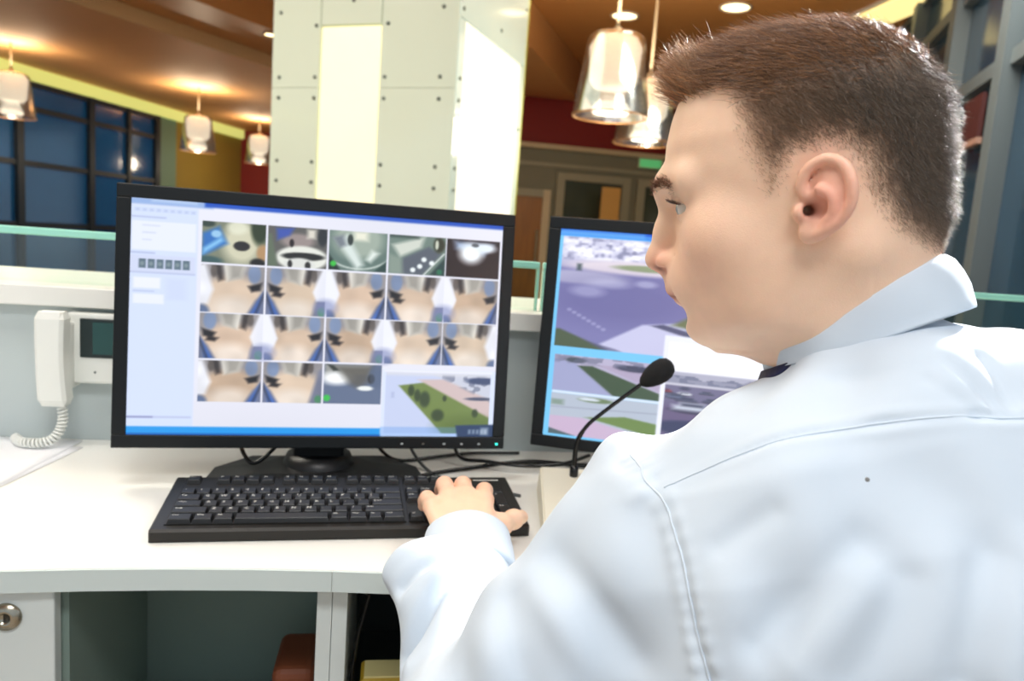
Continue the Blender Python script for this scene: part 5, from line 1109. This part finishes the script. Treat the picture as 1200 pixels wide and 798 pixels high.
c2 = tint((172, 138, 110), (132, 100, 76), len(x)) * (1 - f2) + tint((78, 66, 56), (130, 112, 94), len(x)) * f2
S2 = strands(R2, D2, L2, 0.15 * RNG.normal(size=R2.shape), c2, 0.00008 + 0.00009 * sstep(0.0, 0.03, dd), 2)
wt = sstep(0.050, 0.075, ctr_[:, 0]) * (ctr_[:, 2] > 0.085) * okh
R5, N5 = scatter(1900, wt); x, y, z = R5.T
cl_ = np.floor(y * 190) + 3 * np.floor(x * 120); jit = np.stack([np.sin(cl_ * 12.9), np.sin(cl_ * 7.3), np.cos(cl_ * 5.1)], 1)
D5 = N5 * 0.4 + np.stack([0.75 + 0 * x, 0 * x, 0.75 + 0 * x], 1) + 0.45 * jit + 0.10 * RNG.normal(size=R5.shape); D5 /= np.linalg.norm(D5, axis=1)[:, None]
S5 = strands(R5, D5, 0.015 + 0.018 * RNG.random(len(x)), 0.12 * RNG.normal(size=R5.shape), tint((130, 88, 56), (206, 164, 122), len(x)), np.full(len(x), 0.00026), 4)
VV, FF, CC = merge([S1, S2, S5])
M_hair = mat('hair', (90, 60, 40), 0.38, attr='Col', spec=0.9)
hr = obj('hair', np_mesh(VV @ HR.T + HO, FF, False, CC), M_hair, man, True); hr['kind'] = 'stuff'; hr['label'] = 'short brown hair, spiky in front, clipped sides'
# eyebrows and lashes
R3 = []; D3 = []
for s in (1, -1):
    for i in range(420):
        t = RNG.random(); p = np.array([0.1085 - 0.022 * t ** 1.6, s * (0.010 + 0.036 * t), 0.0275 + 0.006 * math.sin(t * 2.6) - 0.0045 * t + 0.0032 * RNG.normal() * 0.6])
        j = np.argmin(((Vh - p) ** 2).sum(1)); R3.append(Vh[j] + 0.0008 * RNG.normal(size=3)); D3.append(Nh[j] * 0.5 + np.array([-0.35, s * 0.8, 0.25]) + 0.2 * RNG.normal(size=3))
R3 = np.array(R3); D3 = np.array(D3); D3 /= np.linalg.norm(D3, axis=1)[:, None]
S3 = strands(R3, D3, 0.006 + 0.003 * RNG.random(len(R3)), np.zeros_like(R3), tint((96, 62, 40), (130, 88, 58), len(R3)), np.full(len(R3), 0.00016), 2)
R4 = []; D4 = []
for e in EYE:
    s = 1 if e[1] > 0 else -1
    for i in range(150):
        t = RNG.random() * 2 - 1; R4.append(e + np.array([0.0138 - 0.0060 * max(t, 0) ** 2 - 0.003 * min(t, 0) ** 2, s * (0.002 + 0.0115 * t), 0.0040 - 0.0022 * t * t])); D4.append(np.array([0.9, s * 0.4 * t, 0.18]) + 0.1 * RNG.normal(size=3))
for e in EYE:
    s = 1 if e[1] > 0 else -1
    for i in range(110):
        t = RNG.random() * 1.9 - 0.9; f_ = lambda q: np.array([0.0142 - 0.0060 * max(q, 0) ** 2 - 0.003 * min(q, 0) ** 2, s * (0.002 + 0.0115 * q), 0.0042 - 0.0024 * q * q])
        R4.append(e + f_(t) + 0.0002 * RNG.normal(size=3)); D4.append((f_(t + 0.1) - f_(t)) / 0.0012)
R4 = np.array(R4); D4 = np.array(D4); D4 /= np.linalg.norm(D4, axis=1)[:, None]
S4 = strands(R4, D4, 0.005 + 0.002 * RNG.random(len(R4)), np.tile([0, 0, 0.3], (len(R4), 1)), tint((60, 40, 30), (90, 60, 44), len(R4)), np.full(len(R4), 0.00013), 2)
VV, FF, CC = merge([S3, S4]); eb = obj('eyebrows', np_mesh(VV @ HR.T + HO, FF, False, CC), M_hair, man, True); eb['kind'] = 'stuff'

# ---------------------------------------------------------------- shirt
AX = NECK - HIP; ALEN = np.linalg.norm(AX); AX = AX / ALEN; TP = np.cross(AX, TL); TP = TP if TP @ TF > 0 else -TP; TP = TP / np.linalg.norm(TP)
UT = np.array([-0.02, 0.0, 0.02, 0.035, 0.045, 0.07, 0.10, 0.16, 0.22, 0.32, 0.45, 0.62])   # distance below the neck
TS = ALEN - UT[::-1]
TWd = np.array([0.020, 0.030, 0.044, 0.060, 0.074, 0.124, 0.168, 0.190, 0.188, 0.180, 0.172, 0.172])[::-1]
TWr = np.array([0.030, 0.046, 0.062, 0.084, 0.108, 0.150, 0.176, 0.190, 0.188, 0.176, 0.166, 0.172])[::-1]
TFd = np.array([0.030, 0.040, 0.050, 0.058, 0.064, 0.080, 0.094, 0.110, 0.118, 0.120, 0.124, 0.125])[::-1]
TBd = np.array([0.028, 0.040, 0.056, 0.073, 0.080, 0.092, 0.104, 0.118, 0.120, 0.112, 0.104, 0.110])[::-1]
def torso(X, Y, Z):
    px, py, pz = X - HIP[0], Y - HIP[1], Z - HIP[2]
    s = px * AX[0] + py * AX[1] + pz * AX[2]; l = px * TL[0] + py * TL[1] + pz * TL[2]; f = px * TP[0] + py * TP[1] + pz * TP[2]
    cs = np.clip(s, TS[0], TS[-1]); l = l - 0.06 * np.clip(ALEN - cs, 0, 0.6) / 0.6; wd = np.where(l > 0, np.interp(cs, TS, TWd), np.interp(cs, TS, TWr)); fd = np.where(f > 0, np.interp(cs, TS, TFd), np.interp(cs, TS, TBd))
    rho = (np.abs(l / wd) ** 2.3 + np.abs(f / fd) ** 2.3 + 1e-9) ** (1 / 2.3)
    return np.maximum((rho - 1) * np.minimum(wd, fd) * 0.95, np.maximum(-s, s - TS[-1]))
gs = SDF((-0.03, 0.14, 0.48), (0.78, 0.86, 1.14), 0.003)
gs.put(torso, (-0.03, 0.14, 0.48), (0.78, 0.86, 1.14))
for a, b, c, s in ((SH, EL, WR, 1), (SHR, ELR, WRR, -1)):
    gs.cone(NECK + TL * s * 0.075 - AX * 0.105, a, 0.055, 0.058, 0.035)
    gs.cone(a, a + (b - a) * 0.55, 0.0570, 0.062, 0.03); gs.cone(a + (b - a) * 0.5, b, 0.062, 0.060, 0.02)
    gs.cone(b, b + (c - b) * 0.55, 0.060, 0.056, 0.03); gs.cone(b + (c - b) * 0.5, b + (c - b) * 0.93, 0.054, 0.040, 0.02)
gs.cone((0.285, 0.485, 0.90), (0.300, 0.420, 0.62), 0.075, 0.105, 0.05); gs.cone((0.215, 0.53, 0.86), (0.235, 0.47, 0.66), 0.055, 0.065, 0.05)   # cloth hanging below the arm
gs.ell((0.060, 0.700, 0.788), (0.050, 0.060, 0.040), 0.03)                                                                          # slack above the cuff
Vs, Fs = gs.surface(); Vs = relax(Vs, Fs, 2, 0.5)
M_shirt = mat('shirt_cotton', (204, 217, 230), 0.75, bump=0.12, bscale=2500, sheen=0.15, spec=0.25)
# seams, creases and slack of the cloth, pushed along the surface normal
YOKE = [(0.1935, 0.4790, 0.9660), (0.2010, 0.4730, 0.9745), (0.2116, 0.4646, 0.9833), (0.2206, 0.4574, 0.9906), (0.2393, 0.444, 1.004), (0.261, 0.4315, 1.0162), (0.2861, 0.4203, 1.0262), (0.3158, 0.4098, 1.0332), (0.3495, 0.4008, 1.0388), (0.3892, 0.3931, 1.0437), (0.43, 0.390, 1.044), (0.50, 0.40, 1.035)]
ARMH = [(0.183, 0.530, 0.982), (0.1834, 0.5125, 0.979), (0.1853, 0.4965, 0.9712), (0.19, 0.4743, 0.96), (0.1938, 0.4572, 0.9452), (0.196, 0.4431, 0.9303), (0.1983, 0.4288, 0.9105), (0.2033, 0.4178, 0.8872), (0.2089, 0.4065, 0.865), (0.212, 0.400, 0.835), (0.206, 0.405, 0.800)]
def to_line(P, L):
    """distance to a polyline, arc length there, signed side via the given normal"""
    L = catmull(L, 5); best = np.full(len(P), 9.0); arc = np.zeros(len(P)); vec = np.zeros_like(P); tan = np.zeros_like(P); acc = 0.0
    for a, b in zip(L[:-1], L[1:]):
        e = b - a; le = np.linalg.norm(e); t = np.clip((P - a) @ e / (le * le), 0, 1); q = P - a - t[:, None] * e; d = np.linalg.norm(q, axis=1); m = d < best
        best[m] = d[m]; arc[m] = acc + t[m] * le; vec[m] = q[m]; tan[m] = e / le; acc += le
    return best, arc, vec, tan
def push(amount): 
    global Vs
    Vs = Vs + normals(Vs, Fs) * amount[:, None]
wv = np.zeros(len(Vs)); rg = np.random.default_rng(11)
for k in range(26):
    d_ = rg.normal(size=3); d_[2] = 0.35 * d_[2] + 0.25 * d_[0]; d_ /= np.linalg.norm(d_); lam_ = 0.05 * 2 ** (rg.random() * 1.6); wv += 0.0085 * lam_ * np.sin(2 * math.pi * (Vs @ d_) / lam_ + rg.random() * 6.28 + 1.3 * np.sin((Vs @ rg.normal(size=3)) * 22))
push(wv * 0.85)
# (points, width, depth): negative = crease, positive = raised fold
CREASES = [
    ([(0.172, 0.520, 0.974), (0.1758, 0.5169, 0.9742), (0.1796, 0.5074, 0.974), (0.186, 0.4991, 0.9735), (0.1897, 0.4864, 0.9683)], 0.007, -0.0060),
    ([(0.160, 0.525, 0.968), (0.170, 0.505, 0.966), (0.178, 0.488, 0.958)], 0.010, 0.0050),
    ([(0.0265, 0.6294, 0.7451), (0.0361, 0.6284, 0.7784), (0.0503, 0.6356, 0.803), (0.0737, 0.6481, 0.8174), (0.1051, 0.6786, 0.8202)], 0.009, -0.0160),
    ([(0.030, 0.600, 0.760), (0.045, 0.600, 0.790), (0.065, 0.612, 0.810), (0.090, 0.640, 0.816)], 0.012, 0.0070),
    ([(0.0179, 0.6678, 0.7953), (0.0351, 0.668, 0.8164), (0.0631, 0.6758, 0.8274), (0.0934, 0.6811, 0.8252)], 0.008, -0.0100),
    ([(0.010, 0.700, 0.795), (0.030, 0.700, 0.822), (0.060, 0.705, 0.832), (0.095, 0.705, 0.828)], 0.011, 0.0050),
    ([(0.0986, 0.7313, 0.827), (0.1074, 0.7125, 0.8222), (0.1106, 0.688, 0.8186)], 0.006, -0.0050),
    ([(0.030, 0.740, 0.800), (0.050, 0.738, 0.822), (0.080, 0.738, 0.832)], 0.007, -0.0045),
    ([(0.125, 0.5171, 0.8969), (0.1501, 0.4818, 0.8809), (0.1767, 0.4572, 0.8495)], 0.014, -0.0048),
    ([(0.110, 0.520, 0.880), (0.130, 0.485, 0.862), (0.150, 0.460, 0.830)], 0.014, 0.0050),
    ([(0.0954, 0.5191, 0.8622), (0.0991, 0.4899, 0.8381), (0.115, 0.468, 0.80)], 0.013, -0.0050),
    ([(0.2314, 0.3906, 0.8956), (0.2476, 0.3857, 0.9211), (0.2627, 0.383, 0.9413), (0.2843, 0.3826, 0.963)], 0.015, -0.0065),
    ([(0.250, 0.380, 0.890), (0.266, 0.377, 0.915), (0.282, 0.376, 0.940)], 0.016, 0.0045),
    ([(0.3508, 0.3608, 0.9676), (0.3421, 0.3557, 0.9439), (0.3343, 0.3494, 0.9162), (0.3322, 0.346, 0.8995)], 0.014, -0.0060),
    ([(0.370, 0.352, 0.968), (0.362, 0.347, 0.940), (0.355, 0.341, 0.905)], 0.014, 0.0050),
    ([(0.2765, 0.3631, 0.8901), (0.2945, 0.3648, 0.9238), (0.3041, 0.3682, 0.9484)], 0.013, -0.0040),
    ([(0.356, 0.422, 1.0675), (0.3666, 0.411, 1.059), (0.3752, 0.3989, 1.0467)], 0.0055, -0.0030),
    ([(0.3812, 0.4242, 1.0768), (0.3847, 0.4117, 1.0652), (0.3871, 0.3978, 1.049)], 0.005, -0.0028),
    ([(0.3396, 0.4184, 1.0564), (0.3508, 0.4082, 1.0491), (0.3602, 0.4001, 1.0426)], 0.0055, -0.0025),
    ([(0.2133, 0.424, 0.9446), (0.2262, 0.4182, 0.9585), (0.2418, 0.4127, 0.972)], 0.009, -0.0025),
    ([(0.30, 0.455, 1.048), (0.325, 0.438, 1.055), (0.345, 0.428, 1.062)], 0.008, -0.0020),
]
tot = np.zeros(len(Vs))
for L, w_, a_ in CREASES:
    Lb = np.array(L); nb_ = ((Vs > Lb.min(0) - 3 * w_) & (Vs < Lb.max(0) + 3 * w_)).all(1)
    d_, _, _, _ = to_line(Vs[nb_], L); tot[nb_] += a_ * np.exp(-(d_ / w_) ** 2)
push(tot)
def near(L, r): Lb = np.array(L); return np.where(((Vs > Lb.min(0) - r) & (Vs < Lb.max(0) + r)).all(1))[0]
k_ = near(YOKE, 0.02); d_, _, _, _ = to_line(Vs[k_], YOKE); am = np.zeros(len(Vs)); am[k_] = -0.0018 * np.exp(-(d_ / 0.0032) ** 2) + 0.0009 * np.exp(-((d_ - 0.006) / 0.004) ** 2); push(am)
k_ = near(ARMH, 0.03); d_, ar_c, _, _ = to_line(Vs[k_], ARMH); am = np.zeros(len(Vs))
am[k_] = -0.0016 * np.exp(-(d_ / 0.0035) ** 2) + 0.0014 * np.exp(-((d_ - 0.008) / 0.005) ** 2) + 0.0009 * np.sin(2 * math.pi * ar_c / 0.0125 + 2.5 * np.sin(ar_c * 47)) * (0.6 + 0.4 * np.sin(ar_c * 31 + 1)) * np.exp(-((d_ - 0.006) / 0.007) ** 2); push(am)
shirt = obj('shirt', np_mesh(Vs, Fs, True), M_shirt, man, True)
for L, r_, nm in ((YOKE, 0.0008, 'yoke_seam'), (ARMH[:-1], 0.0008, 'sleeve_seam')):
    q_ = []
    for p_ in catmull(L, 10):
        d2 = ((Vs - p_) ** 2).sum(1); k_ = np.argpartition(d2, 6)[:6]; w_ = 1 / (d2[k_] + 1e-7); q_.append((Vs[k_] * w_[:, None]).sum(0) / w_.sum())
    q_ = np.array(q_); 
    for _ in range(3): q_[1:-1] = (q_[:-2] + 2 * q_[1:-1] + q_[2:]) / 4
    o = obj(nm, tube(q_, r_, 8), M_shirt, shirt); o.matrix_parent_inverse = Matrix.Identity(4)
k_ = np.argmin(((Vs - v3(0.2935, 0.3975, 0.9998)) ** 2).sum(1)); nn_ = Vector(normals(Vs, Fs)[k_])
o = obj('lint_speck', lathe([(0, 0.0008), (0.0011, 0.0006), (0.0015, 0.0)], 10, M=Matrix.Translation(Vs[k_]) @ nn_.to_track_quat('Z', 'Y').to_matrix().to_4x4()), mat('lint_grey', (128, 128, 126), 0.9), shirt); o.matrix_parent_inverse = Matrix.Identity(4)
# collar: stand and folded leaf
def ring(th, r, z0, al, be, dr=0.0):
    l, f = (r + dr) * math.sin(th), (r + dr) * math.cos(th); return NECK * v3(1, 1, 0) + L0 * l + TF * f + v3(0, 0, z0 + al * l + be * f)
V = []; F = []; nT = 72
for i in range(nT):
    th = math.radians(10) + (2 * math.pi - math.radians(20)) * i / (nT - 1)
    top = ring(th, 0.0555, 1.0990, -0.56, -0.49); top_i = ring(th, 0.0535, 1.0975, -0.56, -0.49); top_o = ring(th, 0.0585, 1.0970, -0.56, -0.49)
    bu = math.exp(-((th - 1.7) / 0.55) ** 2); w1 = ring(th, 0.0690 - 0.009 * math.sin(th) - 0.004 * math.cos(th), 1.064 + 0.006 * bu, -0.43, -0.31); pts = [ring(th, 0.0525, 1.050, -0.45, -0.35), top_i, top]
    wob = 0.0012 * math.sin(5 * th + 1) 
    for t_ in (0.08, 0.3, 0.55, 0.8, 0.97):
        p = top_o * (1 - t_) + w1 * t_; out = (p - NECK) * v3(1, 1, 0); out = out / np.linalg.norm(out); p = p + out * (0.0035 * math.sin(math.pi * min(t_ * 1.1, 1)) + wob * t_); pts.append(p)
    pts.append(w1 + v3(0, 0, -0.0008)); pts.append(w1 - out * 0.0022); pts.append(top_o * 0.5 + w1 * 0.5 - out * 0.0035)
    V += pts
m_ = len(pts)
for i in range(nT - 1):
    for k in range(m_ - 1): F.append((i * m_ + k, (i + 1) * m_ + k, (i + 1) * m_ + k + 1, i * m_ + k + 1))
F.append(tuple(range(m_))); F.append(tuple((nT - 1) * m_ + k for k in range(m_))[::-1])
co_ = obj('collar', mesh(V, F, True), M_shirt, shirt); co_.matrix_parent_inverse = Matrix.Identity(4)
# tie: neck band, knot and blade
M_tie = mat('tie_navy', (22, 34, 74), 0.6)
tie = bpy.data.objects.new('tie', None); COL.objects.link(tie); tie.parent = man; tie.matrix_parent_inverse = basis(man).inverted(); tie['label'] = 'navy blue tie band under the collar'
V = []; F = []
for i in range(60):
    th = math.radians(4 + 352 * i / 59); q_ = 0.009 * float(sstep(1.75, 2.4, np.array(th))) ; bu = math.exp(-((th - 1.7) / 0.6) ** 2); rr = 0.0620 + 0.002 * math.sin(th * 0.9) + 0.0015 * bu - q_; a = ring(th, rr - 0.002, 1.070, -0.43, -0.31); b = ring(th, rr + 0.0015, 1.0545 + q_ + 0.003 * bu, -0.43, -0.31); c_ = ring(th, rr - 0.004, 1.054 + q_, -0.43, -0.31); V += [a, b, c_]
for i in range(59):
    for k in range(3): F.append((i * 3 + k, i * 3 + (k + 1) % 3, (i + 1) * 3 + (k + 1) % 3, (i + 1) * 3 + k))
o = obj('band', mesh(V, F, True), M_tie, tie)
kc = NECK * v3(1, 1, 0) + TF * 0.078 + v3(0, 0, 1.035)
o = obj('knot', box((0, 0, 0), (0.034, 0.022, 0.036), 0.006, 2, Matrix.Translation(kc) @ Matrix.Rotation(-0.14, 4, 'Z')), M_tie, tie)
# cuffs
def cuff(w_, dirv, r0, r1, ln, name='cuff'):
    dirv = dirv / np.linalg.norm(dirv); u = np.cross(dirv, (0, 0, 1)); u /= np.linalg.norm(u); w2 = np.cross(u, dirv); V = []; F = []; n = 40
    prof = [(r0 * 0.80, 0.0), (r0, 0.0), (r0 * 1.01, ln * 0.1), ((r0 + r1) / 2 * 1.02, ln * 0.5), (r1, ln * 0.96), (r1 - 0.0008, ln), (r1 - 0.003, ln), (r1 - 0.0035, ln * 0.8), (r0 * 0.9, 0.002)]
    for i in range(n):
        a = 2 * math.pi * i / n; wob = 1 + 0.02 * math.sin(2 * a + 0.6) + 0.012 * math.sin(5 * a)
        for r, z in prof: V.append(w_ + dirv * z + (u * math.cos(a) * 1.06 + w2 * math.sin(a) * 0.88) * r * wob)
    m_ = len(prof); F = [(i * m_ + k, ((i + 1) % n) * m_ + k, ((i + 1) % n) * m_ + (k + 1) % m_, i * m_ + (k + 1) % m_) for i in range(n) for k in range(m_)]
    o = obj(name, mesh(V, F, True), M_shirt, shirt); o.matrix_parent_inverse = Matrix.Identity(4)
cuff(EL + (WR - EL) * 0.80, WR - EL, 0.0490, 0.0445, 0.062)
cuff(ELR + (WRR - ELR) * 0.83, WRR - ELR, 0.0455, 0.0420, 0.058)

# ---------------------------------------------------------------- trousers, shoes and stool (below the picture)
gp = SDF((0.15, 0.16, 0.06), (0.80, 0.86, 0.66), 0.007)
kl, kr = v3(0.33, 0.70, 0.52), v3(0.58, 0.68, 0.52); al_, ar_ = v3(0.33, 0.60, 0.09), v3(0.58, 0.58, 0.09)
gp.cone(HIP + v3(-0.07, 0.01, 0.0), HIP + v3(0.07, -0.01, 0.0), 0.115, 0.115, 0.03); gp.cone(HIP, HIP + v3(-0.01, 0.01, 0.08), 0.145, 0.145, 0.04, flat=(tuple(TF), 0.85))
for k_, a_, s in ((kl, al_, -1), (kr, ar_, 1)): gp.cone(HIP + v3(s * 0.085, 0, -0.02), k_, 0.085, 0.066, 0.03); gp.cone(k_, a_, 0.064, 0.050, 0.02)
Vp, Fp = gp.surface(); obj('trousers', np_mesh(relax(Vp, Fp, 2), Fp, True), mat('trousers_dark', (36, 38, 46), 0.8), man, True)
for a_ in (al_, ar_):
    gq = SDF(tuple(a_ + v3(-0.07, -0.12, -0.10)), tuple(a_ + v3(0.07, 0.24, 0.06)), 0.005)
    gq.cone(a_ + v3(0, -0.03, -0.05), a_ + v3(0, 0.15, -0.055), 0.038, 0.034, 0.02); gq.cone(a_ + v3(0, -0.02, -0.02), a_ + v3(0, -0.02, -0.05), 0.036, 0.038, 0.02)
    Vq, Fq = gq.surface(); Vq[:, 2] = np.maximum(Vq[:, 2], 0.004); obj('shoe', np_mesh(Vq, Fq, True), mat('shoe_black', (18, 18, 18), 0.3), man, True)
st = thing('stool', 'black swivel stool under the seated man', 'stool', (0.50, 0.36, 0))
obj('seat', lathe([(0, 0.355), (0.17, 0.355), (0.195, 0.37), (0.20, 0.40), (0.185, 0.416), (0, 0.420)], 32), mat('stool_vinyl', (26, 26, 28), 0.5), st)
obj('column', lathe([(0.0, 0.06), (0.026, 0.06), (0.026, 0.22), (0.018, 0.22), (0.018, 0.356), (0, 0.356)], 16), M_chrome, st)
for k in range(5):
    a = 2 * math.pi * k / 5 + 0.3; e = v3(math.cos(a) * 0.24, math.sin(a) * 0.24, 0.065)
    lg = obj('leg', tube([(0, 0, 0.10), e * 0.5 + v3(0, 0, 0.05), e], [0.022, 0.018, 0.014], 8), M_black, st)
    obj('caster', lathe([(0, -0.012), (0.022, -0.012), (0.026, -0.008), (0.026, 0.008), (0.022, 0.012), (0, 0.012)], 16, M=Matrix.Translation((e[0], e[1], 0.0265)) @ Matrix.Rotation(math.pi / 2, 4, 'X')), M_black2, lg)
